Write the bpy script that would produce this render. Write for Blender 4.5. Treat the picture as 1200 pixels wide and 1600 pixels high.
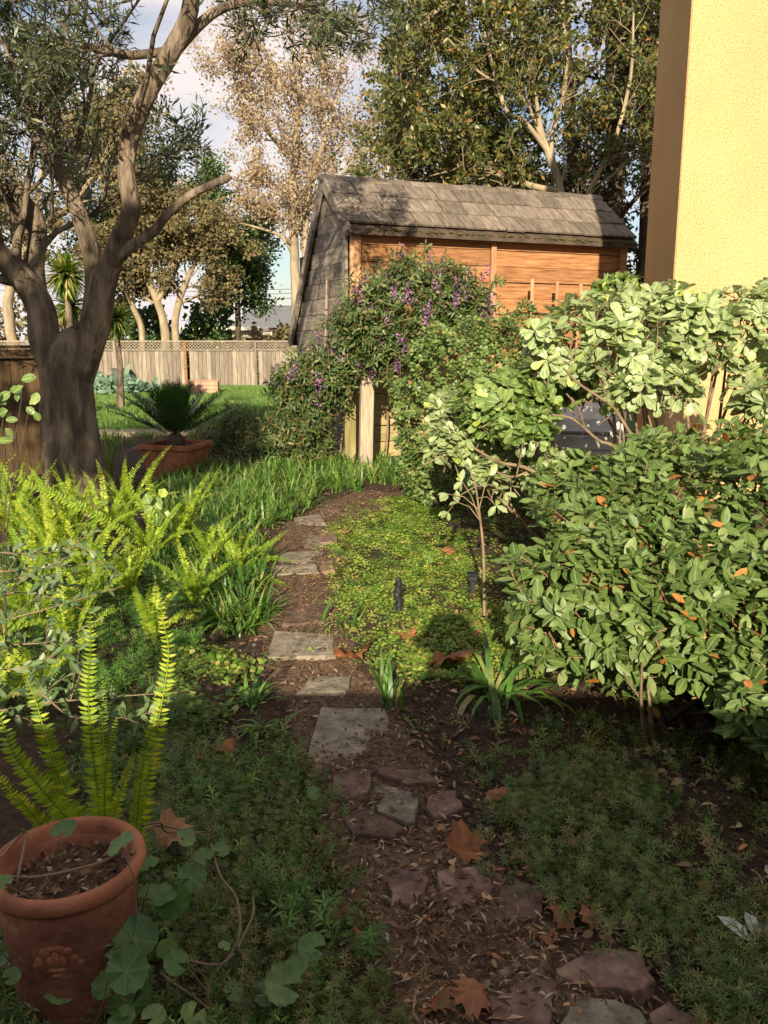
import bpy, math, random
import numpy as np
from mathutils import Vector, Matrix
C = bpy.context.scene
R = math.radians
for o in list(bpy.data.objects): bpy.data.objects.remove(o)

# ------------------------------------------------------------------ camera
EYE = Vector((0, 0, 1.5)); PITCH = 11.5; F = 1300.0
cam = bpy.data.cameras.new('camera'); camo = bpy.data.objects.new('camera', cam)
C.collection.objects.link(camo); C.camera = camo
camo.location = EYE; camo.rotation_euler = (R(90-PITCH), 0, 0)
cam.sensor_fit = 'VERTICAL'; cam.sensor_height = 36; cam.lens = F/1600*36
cam.clip_start = 0.05; cam.clip_end = 1500
# ------------------------------------------------------------------ light
SUN_AZ, SUN_EL = 4.2, 20.6
C.view_settings.view_transform = 'Standard'; C.view_settings.look = 'None'
C.view_settings.gamma = 1; C.view_settings.use_curve_mapping = False
C.view_settings.exposure = 1.0
w = bpy.data.worlds.new('World'); C.world = w; w.use_nodes = True
nt = w.node_tree; nt.nodes.clear()
out = nt.nodes.new('ShaderNodeOutputWorld'); bg = nt.nodes.new('ShaderNodeBackground')
sky = nt.nodes.new('ShaderNodeTexSky'); sky.sky_type = 'NISHITA'; sky.sun_disc = False
sky.sun_elevation = R(SUN_EL); sky.sun_rotation = R(180+SUN_AZ); sky.air_density = 1.0; sky.dust_density = 1.0
tc = nt.nodes.new('ShaderNodeTexCoord'); mp = nt.nodes.new('ShaderNodeMapping'); mp.inputs['Scale'].default_value = (1.4, 1.4, 4.5)
nz = nt.nodes.new('ShaderNodeTexNoise'); nz.inputs['Scale'].default_value = 2.2; nz.inputs['Detail'].default_value = 7
rp = nt.nodes.new('ShaderNodeValToRGB'); rp.color_ramp.elements[0].position = .33; rp.color_ramp.elements[1].position = .58
mx = nt.nodes.new('ShaderNodeMix'); mx.data_type = 'RGBA'; mx.inputs[7].default_value = (7.6, 6.9, 6.7, 1)
nt.links.new(tc.outputs['Generated'], mp.inputs[0]); nt.links.new(mp.outputs[0], nz.inputs['Vector'])
nt.links.new(nz.outputs['Fac'], rp.inputs[0]); nt.links.new(rp.outputs[0], mx.inputs[0])
nt.links.new(sky.outputs[0], mx.inputs[6]); nt.links.new(mx.outputs[2], bg.inputs[0])
bg.inputs[1].default_value = 0.065
nt.links.new(bg.outputs[0], out.inputs[0])
sl = bpy.data.lights.new('sun', 'SUN'); sl.energy = 5.0; sl.angle = R(.5); sl.color = (1, .86, .64)
so = bpy.data.objects.new('sun', sl); C.collection.objects.link(so)
ldir = Vector((math.sin(R(SUN_AZ))*math.cos(R(SUN_EL)), math.cos(R(SUN_AZ))*math.cos(R(SUN_EL)), -math.sin(R(SUN_EL))))
so.rotation_euler = ldir.to_track_quat('-Z', 'Y').to_euler(); so.location = (-1, -6, 5)

# ------------------------------------------------------------------ helpers
rng = np.random.RandomState(7); random.seed(7)
cp, sp = math.cos(R(PITCH)), math.sin(R(PITCH))
def ray(x, y):
    u = (x-600)/F; v = (800-y)/F
    return Vector((u, cp+v*sp, -sp+v*cp))
def G(x, y, z=0.0):
    d = ray(x, y); return EYE + d*((z-EYE.z)/d.z)
def P(x, y, Y):
    d = ray(x, y); return EYE + d*(Y/d.y)
def project(a):                      # a (N,3) -> px x, px y, depth
    a = np.asarray(a) - np.array(EYE)
    dep = a[:,1]*cp - a[:,2]*sp; up = a[:,1]*sp + a[:,2]*cp
    dep2 = np.where(dep > .05, dep, .05)
    return 600+F*a[:,0]/dep2, 800-F*up/dep2, dep
def hz(x, y):                        # soil relief
    x = np.asarray(x, float); y = np.asarray(y, float)
    return (.016*np.sin(x*3.1+y*1.7)+.012*np.sin(x*5.3-y*4.1+1)+.006*np.sin(x*13+y*9)+.005*np.sin(y*17-x*11+2)
            + .003*np.sin(x*37+y*23)+.003*np.sin(x*29-y*41))

def tag(o, label=None, cat=None, group=None, kind=None):
    if label: o['label'] = label
    if cat: o['category'] = cat
    if group: o['group'] = group
    if kind: o['kind'] = kind
    return o
def empty(name, loc=(0,0,0), rz=0, **k):
    o = bpy.data.objects.new(name, None); C.collection.objects.link(o)
    o.location = loc; o.rotation_euler = (0,0,rz); o.empty_display_size = .2
    return tag(o, **k)
def mesh(name, V, Fc, smooth=False, attrs=None):
    V = np.asarray(V, np.float32).reshape(-1,3)
    me = bpy.data.meshes.new(name)
    if isinstance(Fc, np.ndarray):
        k = Fc.shape[1]; n = len(Fc)
        me.vertices.add(len(V)); me.vertices.foreach_set('co', V.ravel())
        me.loops.add(n*k); me.loops.foreach_set('vertex_index', Fc.astype(np.int32).ravel())
        me.polygons.add(n); me.polygons.foreach_set('loop_start', np.arange(0, n*k, k, dtype=np.int32))
        me.polygons.foreach_set('loop_total', np.full(n, k, np.int32))
    else:
        me.from_pydata([tuple(map(float, v)) for v in V], [], [tuple(int(i) for i in f) for f in Fc])
    me.update(calc_edges=True)
    if smooth: me.polygons.foreach_set('use_smooth', np.ones(len(me.polygons), bool))
    for an, av in (attrs or {}).items():
        a = me.attributes.new(an, 'FLOAT', 'POINT'); a.data.foreach_set('value', np.asarray(av, np.float32))
    return me
def link(name, me, mat=None, parent=None, loc=None, rot=None):
    o = bpy.data.objects.new(name, me); C.collection.objects.link(o)
    if mat is not None:
        if len(me.materials) == 0: me.materials.append(mat)
    if parent is not None: o.parent = parent
    if loc is not None: o.location = loc
    if rot is not None: o.rotation_euler = rot
    return o
class MB:
    """collects vertices and faces"""
    def __init__(s): s.v = []; s.f = []
    def add(s, V, Fs):
        b = len(s.v); s.v += [tuple(p) for p in V]; s.f += [tuple(i+b for i in f) for f in Fs]
    def box(s, c, e, rot=None, bev=0.0):
        """centre, full extents, optional 3x3 rotation, chamfered edges"""
        hx, hy, hz_ = e[0]/2, e[1]/2, e[2]/2
        M = rot if rot is not None else Matrix.Identity(3)
        c = Vector(c)
        if bev <= 0:
            V = [c+M@Vector((x*hx, y*hy, z*hz_)) for x in (-1,1) for y in (-1,1) for z in (-1,1)]
            Fs = [(0,1,3,2),(4,6,7,5),(0,4,5,1),(2,3,7,6),(0,2,6,4),(1,5,7,3)]
            s.add(V, Fs); return
        b = bev; V = []; idx = {}
        for sx in (-1,1):
            for sy in (-1,1):
                for sz in (-1,1):
                    for ax in range(3):
                        p = [sx*(hx-b), sy*(hy-b), sz*(hz_-b)]
                        p[ax] = (sx*hx, sy*hy, sz*hz_)[ax]
                        idx[(sx,sy,sz,ax)] = len(V); V.append(c+M@Vector(p))
        Fs = []
        for ax in range(3):
            o1, o2 = [a for a in range(3) if a != ax]
            for sg in (-1,1):
                q = []
                for a, b2 in ((-1,-1),(1,-1),(1,1),(-1,1)):
                    k = [0,0,0]; k[ax] = sg; k[o1] = a; k[o2] = b2; q.append(idx[(k[0],k[1],k[2],ax)])
                Fs.append(q)
            for a in (-1,1):
                for b2 in (-1,1):
                    k0 = [0,0,0]; k1 = [0,0,0]; k0[o1] = k1[o1] = a; k0[o2] = k1[o2] = b2; k0[ax] = -1; k1[ax] = 1
                    Fs.append([idx[(*k0,o1)], idx[(*k1,o1)], idx[(*k1,o2)], idx[(*k0,o2)]])
        for sx in (-1,1):
            for sy in (-1,1):
                for sz in (-1,1): Fs.append([idx[(sx,sy,sz,a)] for a in range(3)])
        s.add(V, Fs)
    def tube(s, pts, rad, sides=8, cap=True, jit=0.0):
        V, Fs = tube_np([(np.array([tuple(p) for p in pts]), np.array(rad))], sides, jit)
        b = len(s.v); s.v += [tuple(p) for p in V]; s.f += [tuple(i+b for i in f) for f in Fs]
        if cap:
            n = len(pts); s.f.append(tuple(b+i for i in range(sides))); s.f.append(tuple(b+(n-1)*sides+i for i in range(sides)))
    def build(s, name, mat, parent=None, smooth=False, loc=None, rot=None, fix=True):
        me = mesh(name, s.v, s.f, smooth)
        if fix:
            import bmesh
            bm = bmesh.new(); bm.from_mesh(me); bmesh.ops.recalc_face_normals(bm, faces=bm.faces); bm.to_mesh(me); bm.free()
        return link(name, me, mat, parent, loc, rot)
def tube_np(lines, sides=6, jit=0.0):
    Vs, Fs, base = [], [], 0
    ang = np.linspace(0, 2*np.pi, sides, endpoint=False)
    ca, sa = np.cos(ang), np.sin(ang)
    for pts, rad in lines:
        n = len(pts); rad = np.broadcast_to(rad, (n,))
        t = np.gradient(pts, axis=0); t /= np.linalg.norm(t, axis=1)[:,None]+1e-9
        ref = np.array([.31,.17,.93]) if abs(t[0][2]) < .8 else np.array([.93,.31,.17])
        a = np.cross(t, ref); a /= np.linalg.norm(a, axis=1)[:,None]+1e-9; b = np.cross(t, a)
        rr = rad[:,None]*(1+jit*rng.uniform(-1,1,(n,sides))) if jit else np.repeat(rad[:,None], sides, 1)
        ring = pts[:,None,:] + (a[:,None,:]*ca[None,:,None] + b[:,None,:]*sa[None,:,None])*rr[:,:,None]
        Vs.append(ring.reshape(-1,3))
        i = np.arange(n-1)[:,None]*sides; j = np.arange(sides)[None,:]; j2 = (j+1) % sides
        f = np.stack([i+j, i+j2, i+sides+j2, i+sides+j], -1).reshape(-1,4)
        Fs.append(f+base); base += n*sides
    return np.concatenate(Vs), np.concatenate(Fs)
def bark_tube(pts, rad, sides=30):
    """limb with flutes, knots and swellings in its real surface"""
    L_ = np.r_[0, np.cumsum(np.linalg.norm(np.diff(pts, axis=0), axis=1))]; n = max(8, int(L_[-1]/.035)); s = np.linspace(0, L_[-1], n)
    p = np.stack([np.interp(s, L_, pts[:,k]) for k in range(3)], -1); r = np.interp(s, L_, rad)
    V, Fc = tube_np([(p, np.ones(n))], sides); V = V.reshape(n, sides, 3); d = V-p[:,None,:]
    a = np.linspace(0, 2*np.pi, sides, endpoint=False)[None]; S_ = s[:,None]; ph = rng.uniform(0,6,6); tw = .9*S_
    f = 1+.055*np.sin(2*a+tw+ph[0])+.04*np.sin(3*a-1.7*tw+ph[1])+.03*np.sin(5*a+3*S_+ph[2])*np.sin(4*S_+ph[3])+.022*np.sin(9*a+2*np.sin(3*S_)+ph[4])+.03*np.sin(7*S_+ph[5]+a)+rng.normal(0,.007,(n,sides))
    return (p[:,None,:]+d*(r[:,None]*f)[:,:,None]).reshape(-1,3), Fc
def smoothline(pts, rad, k=4):
    """Catmull-Rom resample"""
    p = np.array([tuple(q) for q in pts], float); r = np.array(rad, float)
    p = np.vstack([2*p[0]-p[1], p, 2*p[-1]-p[-2]]); r = np.concatenate([[r[0]], r, [r[-1]]])
    o, q = [], []
    for i in range(1, len(p)-2):
        for t in np.linspace(0, 1, k, endpoint=False):
            o.append(.5*((2*p[i])+(-p[i-1]+p[i+1])*t+(2*p[i-1]-5*p[i]+4*p[i+1]-p[i+2])*t*t+(-p[i-1]+3*p[i]-3*p[i+1]+p[i+2])*t**3))
            q.append(r[i]*(1-t)+r[i+1]*t)
    o.append(p[-2]); q.append(r[-2])
    return np.array(o), np.array(q)
def norm(a): return a/(np.linalg.norm(a, axis=-1, keepdims=True)+1e-9)
def rand_dirs(n): return norm(rng.normal(size=(n,3)))

# leaf templates: (verts, tris, m) ; leaf runs along +Y, face up +Z ; m = distance from midrib
def T_leaf(wd=.25, fold=.06, curl=.12, tipw=.6):
    V = [(0,0,0),(-wd,.35,fold),(wd,.35,fold),(0,.35,0),(-wd*tipw*1.45,.72,fold-curl*.4),(wd*tipw*1.45,.72,fold-curl*.4),(0,.72,-curl*.4),(0,1,-curl)]
    Fs = [(0,3,1),(0,2,3),(1,3,4),(3,6,4),(3,2,6),(2,5,6),(4,6,7),(6,5,7)]
    return np.array(V), np.array(Fs), np.array([0,1,1,0,1,1,0,.3])
def T_leaf2(prof=((.10,.10),(.28,.205),(.5,.245),(.72,.20),(.9,.10)), fold=.05, curl=.14):
    V = [(0,0,0)]; m = [0]; Fs = []
    for t, w_ in prof:
        z = -curl*t*t+.02*math.sin(t*9)
        V += [(-w_, t, z+fold*w_*4), (0, t, z), (w_, t, z+fold*w_*4)]; m += [1,0,1]
    V.append((0,1,-curl)); m.append(0); n = len(prof)
    Fs += [(0,2,1),(0,3,2)]
    for i in range(n-1):
        a = 1+3*i; Fs += [(a,a+1,a+4),(a,a+4,a+3),(a+1,a+2,a+5),(a+1,a+5,a+4)]
    a = 1+3*(n-1); Fs += [(a,a+1,3*n+1),(a+1,a+2,3*n+1)]
    return np.array(V), np.array(Fs), np.array(m, float)
OVAL = ((.12,.12),(.32,.22),(.55,.245),(.8,.16))
OBOV = ((.2,.07),(.5,.17),(.75,.25),(.92,.19))
def T_slim(wd=.08, curl=.1):
    V = [(0,0,0),(-wd,.45,.02),(wd,.45,.02),(0,1,-curl)]
    return np.array(V), np.array([(0,2,1),(1,2,3)]), np.array([.5,.5,.5,.5])
def T_bit(wd=.3):
    V = [(0,0,0),(-wd,.5,.1),(wd,.5,-.02),(0,1,0),(0,.5,.02)]
    return np.array(V), np.array([(0,4,1),(0,2,4),(1,4,3),(4,2,3)]), np.array([0,1,1,0,0])
def T_blade(wd=.025, bend=.5, seg=4):
    V, Fs = [], []
    for i in range(seg+1):
        t = i/seg; ww = wd*(1-t**2.5)*(.6+.8*min(t*3,1)); 
        y = math.sin(bend*t*1.7)/1.7/bend if bend else t; z = (1-math.cos(bend*t*1.7))/1.7/bend if bend else 0
        V += [(-ww, y, -z+.0), (ww, y, -z)]
        if i: b = 2*i; Fs += [(b-2,b-1,b),(b-1,b+1,b)]
    return np.array(V), np.array(Fs), np.tile([.4,.6], seg+1)
def T_round(n=13, lobe=.08, cup=.12, notch=.35):
    V = [(0,.42,-.02)]; m = [0]
    for i in range(2*n+1):
        a = -math.pi/2 + notch + (2*math.pi-2*notch)*i/(2*n)
        r = .5*(1+ (lobe if i % 2 == 0 else -lobe))
        V.append((r*math.cos(a), .45+r*math.sin(a), cup*(r*2)**2*.5+.03*math.sin(i*1.3))); m.append(1)
    return np.array(V), np.array([(0,i+1,i+2) for i in range(2*n)]), np.array(m, float)
def T_maple():
    outl = [(0,-.02),(.10,.06),(.34,-.04),(.30,.10),(.55,.18),(.34,.28),(.40,.42),(.62,.52),(.38,.56),(.40,.72),(.24,.66),(.16,.80),(.10,1.0),(.0,.9),
            (-.12,1.02),(-.16,.78),(-.28,.70),(-.42,.70),(-.36,.54),(-.60,.50),(-.42,.38),(-.34,.26),(-.52,.14),(-.28,.10),(-.30,-.06),(-.10,.05)]
    V = [(0,.35,0)]+[(x,y,.09*math.sin(5*x+3*y)+.12*(x*x+(y-.4)**2)) for x,y in outl]
    mid = [(x*.5,.35+(y-.35)*.5,.03*math.sin(7*x)) for x,y in outl]
    n = len(outl); V += mid
    Fs = []
    for i in range(n):
        j = (i+1) % n; Fs += [(0,1+n+i,1+n+j),(1+n+i,1+i,1+j),(1+n+i,1+j,1+n+j)]
    m = [0]+[0 if (abs(x)>.5 or y>.95) else 1 for x,y in outl]+[.0 if (abs(x)>.5 or y>.95) else .7 for x,y in outl]
    return np.array(V), np.array(Fs), np.array(m, float)

def frames(d, nh):
    y = norm(d); z = norm(nh - (nh*y).sum(1, keepdims=True)*y); x = np.cross(y, z)
    return np.stack([x, y, z], -1)       # columns
def scatter_arr(T, pos, d, nh, scale, wscale=None, v=None):
    TV, TF, TM = T; n = len(pos)
    M = frames(d, nh); sc = np.broadcast_to(np.asarray(scale, float), (n,))
    L = np.repeat(TV[None], n, 0)*sc[:,None,None]
    if wscale is not None: L[:,:,0] *= np.asarray(wscale)[:,None]
    V = np.einsum('nij,nkj->nki', M, L) + pos[:,None,:]
    Fs = TF[None]+ (np.arange(n)*len(TV))[:,None,None]
    v = rng.rand(n) if v is None else v
    return V.reshape(-1,3), Fs.reshape(-1,3), np.repeat(v, len(TV)), np.tile(TM, n)
def join_arr(parts):
    V, Fs, v, m, b = [], [], [], [], 0
    for p in parts:
        V.append(p[0]); Fs.append(p[1]+b); v.append(p[2]); m.append(p[3]); b += len(p[0])
    return np.concatenate(V), np.concatenate(Fs), np.concatenate(v), np.concatenate(m)
def leaves_obj(name, arr, mat, parent=None, smooth=True, kind=None):
    V, Fs, v, m = arr
    o = link(name, mesh(name, V, Fs, smooth, {'v': v, 'm': m}), mat, parent)
    if kind: o['kind'] = kind
    return o
def wood_obj(name, lines, mat, parent, sides=6, jit=0.0, sm=True):
    V, Fs = tube_np(lines, sides, jit)
    o = link(name, mesh(name, V, Fs, sm), mat, parent)
    if len(lines) > 2: o['kind'] = 'stuff'
    return o

# split the leaves that show largest into objects of their own, the rest into one stuff part
def leaf_parts(part, T, pos, d, nh, scale, mat, parent, limit=290, cell=9, restname='foliage', minpx=9):
    pos = np.asarray(pos); n = len(pos); scale = np.broadcast_to(scale, (n,))
    cen = pos + norm(d)*scale[:,None]*.5
    x, y, dep = project(cen)
    size = scale*F/dep
    nrm = frames(d, nh)[:,:,2]; face = np.abs((nrm*norm(cen-np.array(EYE))).sum(1))
    score = size*(.4+face)
    ok = (x > 2)&(x < 1198)&(y > 2)&(y < 1598)&(size > minpx)
    best = {}
    for i in np.where(ok)[0]:
        k = (int(x[i]//cell), int(y[i]//cell))
        if k not in best or dep[i] < dep[best[k]]: best[k] = i
    cand = np.array(sorted(best.values(), key=lambda i: -score[i])[:limit], int)
    mk = np.zeros(n, bool); mk[cand] = True
    rest = ~mk
    if rest.any():
        leaves_obj(restname, scatter_arr(T, pos[rest]-np.array(parent.location), d[rest], nh[rest], scale[rest]), mat, parent, kind='stuff')
    me = mesh(part, T[0], T[1], True, {'v': np.zeros(len(T[0])), 'm': T[2]}); me.materials.append(mat)
    M = frames(d[cand], nh[cand]); pass
    for k, i in enumerate(cand):
        o = bpy.data.objects.new(part, me); C.collection.objects.link(o); o.parent = parent
        m4 = Matrix(M[k].tolist()).to_4x4() @ Matrix.Scale(float(scale[i]), 4); m4.translation = Vector(pos[i])
        loc = Vector(parent.location); m4.translation = m4.translation-loc
        o.matrix_local = m4
def rel(a, parent): return np.asarray(a) - np.array(parent.location)

# ------------------------------------------------------------------ materials
def newmat(name):
    m = bpy.data.materials.new(name); m.use_nodes = True; n = m.node_tree; n.nodes.clear()
    o = n.nodes.new('ShaderNodeOutputMaterial'); b = n.nodes.new('ShaderNodeBsdfPrincipled'); n.links.new(b.outputs[0], o.inputs[0])
    return m, n, b, o
def ramp(n, stops, interp='LINEAR'):
    r = n.nodes.new('ShaderNodeValToRGB'); cr = r.color_ramp; cr.interpolation = interp
    while len(cr.elements) > 1: cr.elements.remove(cr.elements[-1])
    cr.elements[0].position = stops[0][0]; cr.elements[0].color = (*stops[0][1], 1)
    for p, c in stops[1:]:
        e = cr.elements.new(p); e.color = (*c, 1)
    return r
def leafmat(name, stops, rough=.45, trans=.3, rib=None, spec=.5, tsat=None, interp='LINEAR', coat=0):
    m, n, b, o = newmat(name); L = n.links.new
    at = n.nodes.new('ShaderNodeAttribute'); at.attribute_name = 'v'
    oi = n.nodes.new('ShaderNodeObjectInfo')
    ad = n.nodes.new('ShaderNodeMath'); ad.operation = 'ADD'; L(at.outputs['Fac'], ad.inputs[0]); L(oi.outputs['Random'], ad.inputs[1])
    fr = n.nodes.new('ShaderNodeMath'); fr.operation = 'FRACT'; L(ad.outputs[0], fr.inputs[0])
    r = ramp(n, stops, interp); L(fr.outputs[0], r.inputs[0]); col = r.outputs[0]
    nz = n.nodes.new('ShaderNodeTexNoise'); nz.inputs['Scale'].default_value = 35; nz.inputs['Detail'].default_value = 3
    g = n.nodes.new('ShaderNodeNewGeometry'); L(g.outputs['Position'], nz.inputs['Vector'])
    rr = ramp(n, [(.3,(.72,.72,.72)),(.7,(1.25,1.25,1.25))]); L(nz.outputs['Fac'], rr.inputs[0])
    mu = n.nodes.new('ShaderNodeMix'); mu.data_type = 'RGBA'; mu.blend_type = 'MULTIPLY'; mu.inputs[0].default_value = 1
    L(col, mu.inputs[6]); L(rr.outputs[0], mu.inputs[7]); col = mu.outputs[2]
    if rib:
        am = n.nodes.new('ShaderNodeAttribute'); am.attribute_name = 'm'
        r2 = ramp(n, [(.03,(1,1,1)),(.16,(0,0,0))]); L(am.outputs['Fac'], r2.inputs[0])
        mm = n.nodes.new('ShaderNodeMix'); mm.data_type = 'RGBA'; L(r2.outputs[0], mm.inputs[0]); L(col, mm.inputs[6]); mm.inputs[7].default_value = (*rib, 1)
        col = mm.outputs[2]
    L(col, b.inputs['Base Color']); b.inputs['Roughness'].default_value = rough
    b.inputs['Specular IOR Level'].default_value = spec
    tr = n.nodes.new('ShaderNodeBsdfTranslucent')
    hs = n.nodes.new('ShaderNodeHueSaturation'); hs.inputs['Hue'].default_value = .485; hs.inputs['Saturation'].default_value = 1.15; hs.inputs['Value'].default_value = 1.6
    L(col, hs.inputs['Color']); L(hs.outputs[0], tr.inputs[0])
    ms = n.nodes.new('ShaderNodeMixShader'); ms.inputs[0].default_value = trans
    L(b.outputs[0], ms.inputs[1]); L(tr.outputs[0], ms.inputs[2]); L(ms.outputs[0], o.inputs[0])
    return m
def solid(name, stops, scale=8, rough=.8, bump=.3, bscale=None, stretch=(1,1,1), detail=6, coord='Object', rnd=True, spec=.3, dist=.01, voro=None):
    """noise-tinted surface; stretch squeezes the grain; objects sharing it get their own offset"""
    m, n, b, o = newmat(name); L = n.links.new
    t = n.nodes.new('ShaderNodeTexCoord'); oi = n.nodes.new('ShaderNodeObjectInfo')
    mp = n.nodes.new('ShaderNodeMapping'); mp.inputs['Scale'].default_value = stretch; L(t.outputs[coord], mp.inputs[0])
    if rnd:
        sc = n.nodes.new('ShaderNodeMath'); sc.operation = 'MULTIPLY'; sc.inputs[1].default_value = 37; L(oi.outputs['Random'], sc.inputs[0])
        cx = n.nodes.new('ShaderNodeCombineXYZ'); [L(sc.outputs[0], cx.inputs[i]) for i in range(3)]; L(cx.outputs[0], mp.inputs['Location'])
    nz = n.nodes.new('ShaderNodeTexNoise'); nz.inputs['Scale'].default_value = scale; nz.inputs['Detail'].default_value = detail; nz.inputs['Roughness'].default_value = .62
    L(mp.outputs[0], nz.inputs['Vector'])
    r = ramp(n, stops); L(nz.outputs['Fac'], r.inputs[0])
    col = r.outputs[0]
    if rnd:
        hs = n.nodes.new('ShaderNodeHueSaturation'); mr = n.nodes.new('ShaderNodeMapRange'); mr.inputs[3].default_value = .72; mr.inputs[4].default_value = 1.25
        L(oi.outputs['Random'], mr.inputs[0]); L(mr.outputs[0], hs.inputs['Value']); L(col, hs.inputs['Color']); col = hs.outputs[0]
    L(col, b.inputs['Base Color']); b.inputs['Roughness'].default_value = rough; b.inputs['Specular IOR Level'].default_value = spec
    nb = n.nodes.new('ShaderNodeTexNoise'); nb.inputs['Scale'].default_value = bscale or scale*3; nb.inputs['Detail'].default_value = 8
    L(mp.outputs[0], nb.inputs['Vector'])
    bp = n.nodes.new('ShaderNodeBump'); bp.inputs['Strength'].default_value = bump; bp.inputs['Distance'].default_value = dist
    L(nb.outputs['Fac'], bp.inputs['Height']); L(bp.outputs[0], b.inputs['Normal'])
    m['col'] = 1
    return m

M = {}
M['soil'] = solid('soil', [(.3,(.018,.011,.007)),(.5,(.045,.028,.017)),(.7,(.085,.052,.03))], 22, .95, 1, 60, rnd=False, dist=.02)
M['mulch'] = solid('mulch', [(.28,(.032,.021,.013)),(.45,(.095,.061,.037)),(.62,(.19,.12,.073)),(.8,(.30,.21,.135))], 45, .95, 1, 90, rnd=False, dist=.02)
M['lawn'] = solid('lawn', [(.3,(.04,.085,.012)),(.55,(.07,.14,.02)),(.75,(.12,.17,.035))], 1.3, .95, 1, 60, rnd=False, dist=.03)
M['ground'] = solid('ground', [(.3,(.04,.04,.02)),(.7,(.09,.08,.04))], 3, .95, .6, 20, rnd=False)
M['gravel'] = solid('gravel', [(.35,(.12,.09,.06)),(.6,(.3,.25,.19))], 40, .95, 1, 60, rnd=False)
M['slab'] = solid('slab', [(.3,(.095,.078,.055)),(.5,(.20,.17,.125)),(.72,(.32,.28,.21))], 14, .9, .5, 70, rnd=True)
M['redstone'] = solid('redstone', [(.3,(.07,.044,.033)),(.5,(.155,.095,.069)),(.72,(.26,.175,.13))], 16, .9, .5, 70, rnd=True)
M['bark'] = solid('bark', [(.3,(.035,.026,.018)),(.47,(.10,.075,.052)),(.55,(.17,.13,.092)),(.72,(.27,.21,.15))], 8, .9, 1, 26, (1,1,.28), rnd=False, dist=.05)
M['bark_pale'] = solid('bark_pale', [(.3,(.15,.115,.075)),(.55,(.29,.23,.15)),(.75,(.42,.35,.25))], 3, .85, .5, 12, (1,1,.5), rnd=False)
M['bark_dark'] = solid('bark_dark', [(.3,(.03,.022,.016)),(.6,(.09,.065,.045))], 6, .9, .7, 18, (1,1,.4), rnd=False)
M['twig'] = solid('twig', [(.3,(.12,.08,.05)),(.7,(.26,.19,.12))], 12, .85, .3, rnd=False)
M['twig_red'] = solid('twig_red', [(.3,(.15,.07,.04)),(.7,(.34,.19,.11))], 12, .8, .3, rnd=False)
M['redwood'] = solid('redwood', [(.28,(.12,.05,.022)),(.45,(.27,.125,.052)),(.6,(.37,.185,.08)),(.75,(.46,.27,.13))], 3.2, .72, .35, 14, (1,6,14), dist=.006)
M['mosswood'] = solid('mosswood', [(.3,(.17,.13,.055)),(.5,(.30,.24,.11)),(.75,(.38,.32,.17))], 3, .8, .35, 14, (1,6,12), dist=.006)
M['greywood'] = solid('greywood', [(.25,(.10,.085,.07)),(.5,(.21,.18,.15)),(.75,(.32,.28,.235))], 2.5, .85, .4, 12, (1.5,6,12), dist=.008)
M['gablewood'] = solid('gablewood', [(.25,(.12,.10,.08)),(.5,(.23,.195,.16)),(.75,(.33,.29,.24))], 2.5, .85, .35, 12, (6,1.2,12), dist=.006)
M['shake'] = solid('shake', [(.25,(.06,.048,.037)),(.5,(.16,.13,.10)),(.78,(.27,.225,.18))], 2.4, .88, .6, 14, (9,2,9), dist=.012)
M['post'] = solid('post', [(.25,(.14,.11,.075)),(.5,(.27,.225,.16)),(.75,(.38,.33,.24))], 2.6, .82, .4, 12, (9,9,1), dist=.008)
M['postmoss'] = solid('postmoss', [(.25,(.17,.14,.05)),(.5,(.31,.27,.11)),(.75,(.42,.36,.18))], 2.6, .82, .4, 12, (9,9,1), dist=.008)
M['cedar'] = solid('cedar', [(.25,(.26,.12,.06)),(.5,(.42,.22,.12)),(.75,(.52,.31,.18))], 2.6, .75, .3, 12, (9,9,1), dist=.006)
M['picket'] = solid('picket', [(.25,(.105,.085,.066)),(.5,(.22,.182,.142)),(.75,(.32,.27,.215))], 2.6, .85, .4, 9, (7,7,.7), dist=.01)
M['darkfence'] = solid('darkfence', [(.25,(.045,.028,.014)),(.5,(.10,.062,.03)),(.75,(.16,.10,.05))], 2.6, .85, .4, 9, (7,7,.7), dist=.01)
M['terracotta'] = solid('terracotta', [(.25,(.15,.06,.033)),(.48,(.31,.12,.06)),(.62,(.37,.15,.078)),(.78,(.46,.27,.18))], 8, .8, .5, 50, rnd=False)
M['terracotta_old_shaded'] = solid('terracotta_old_shaded', [(.28,(.07,.032,.02)),(.45,(.17,.068,.037)),(.58,(.25,.10,.055)),(.75,(.38,.24,.17))], 7, .85, .6, 50, rnd=False)  # stained, limed clay; shade of the unlit body is in the colour too
M['boxwood'] = solid('boxwood', [(.25,(.26,.14,.09)),(.6,(.45,.28,.19))], 6, .85, .3, 20, rnd=False)
M['plastic'] = solid('plastic', [(.3,(.012,.012,.014)),(.7,(.03,.03,.034))], 9, .35, .3, 30, rnd=False, spec=.6)
M['bin'] = solid('bin', [(.3,(.04,.045,.05)),(.7,(.08,.085,.09))], 9, .6, .2, 30, rnd=False)
M['grillcover'] = solid('grillcover', [(.3,(.28,.27,.25)),(.5,(.42,.41,.39)),(.75,(.52,.51,.48))], 6, .6, .5, 14, rnd=False)
M['grillbody'] = solid('grillbody', [(.3,(.06,.058,.055)),(.7,(.13,.125,.12))], 6, .6, .3, 14, rnd=False)
M['whitewash'] = solid('whitewash', [(.3,(.5,.47,.38)),(.7,(.72,.68,.58))], 2, .8, .1, rnd=False)
M['cream'] = solid('cream', [(.3,(.42,.37,.24)),(.7,(.55,.49,.34))], 2, .85, .1, rnd=False)
M['slate'] = solid('slate', [(.3,(.09,.095,.11)),(.7,(.17,.175,.19))], 9, .85, .3, rnd=False)
M['glass'] = solid('glass', [(.3,(.04,.05,.06)),(.7,(.09,.10,.12))], 3, .1, 0, rnd=False, spec=.8)
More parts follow.
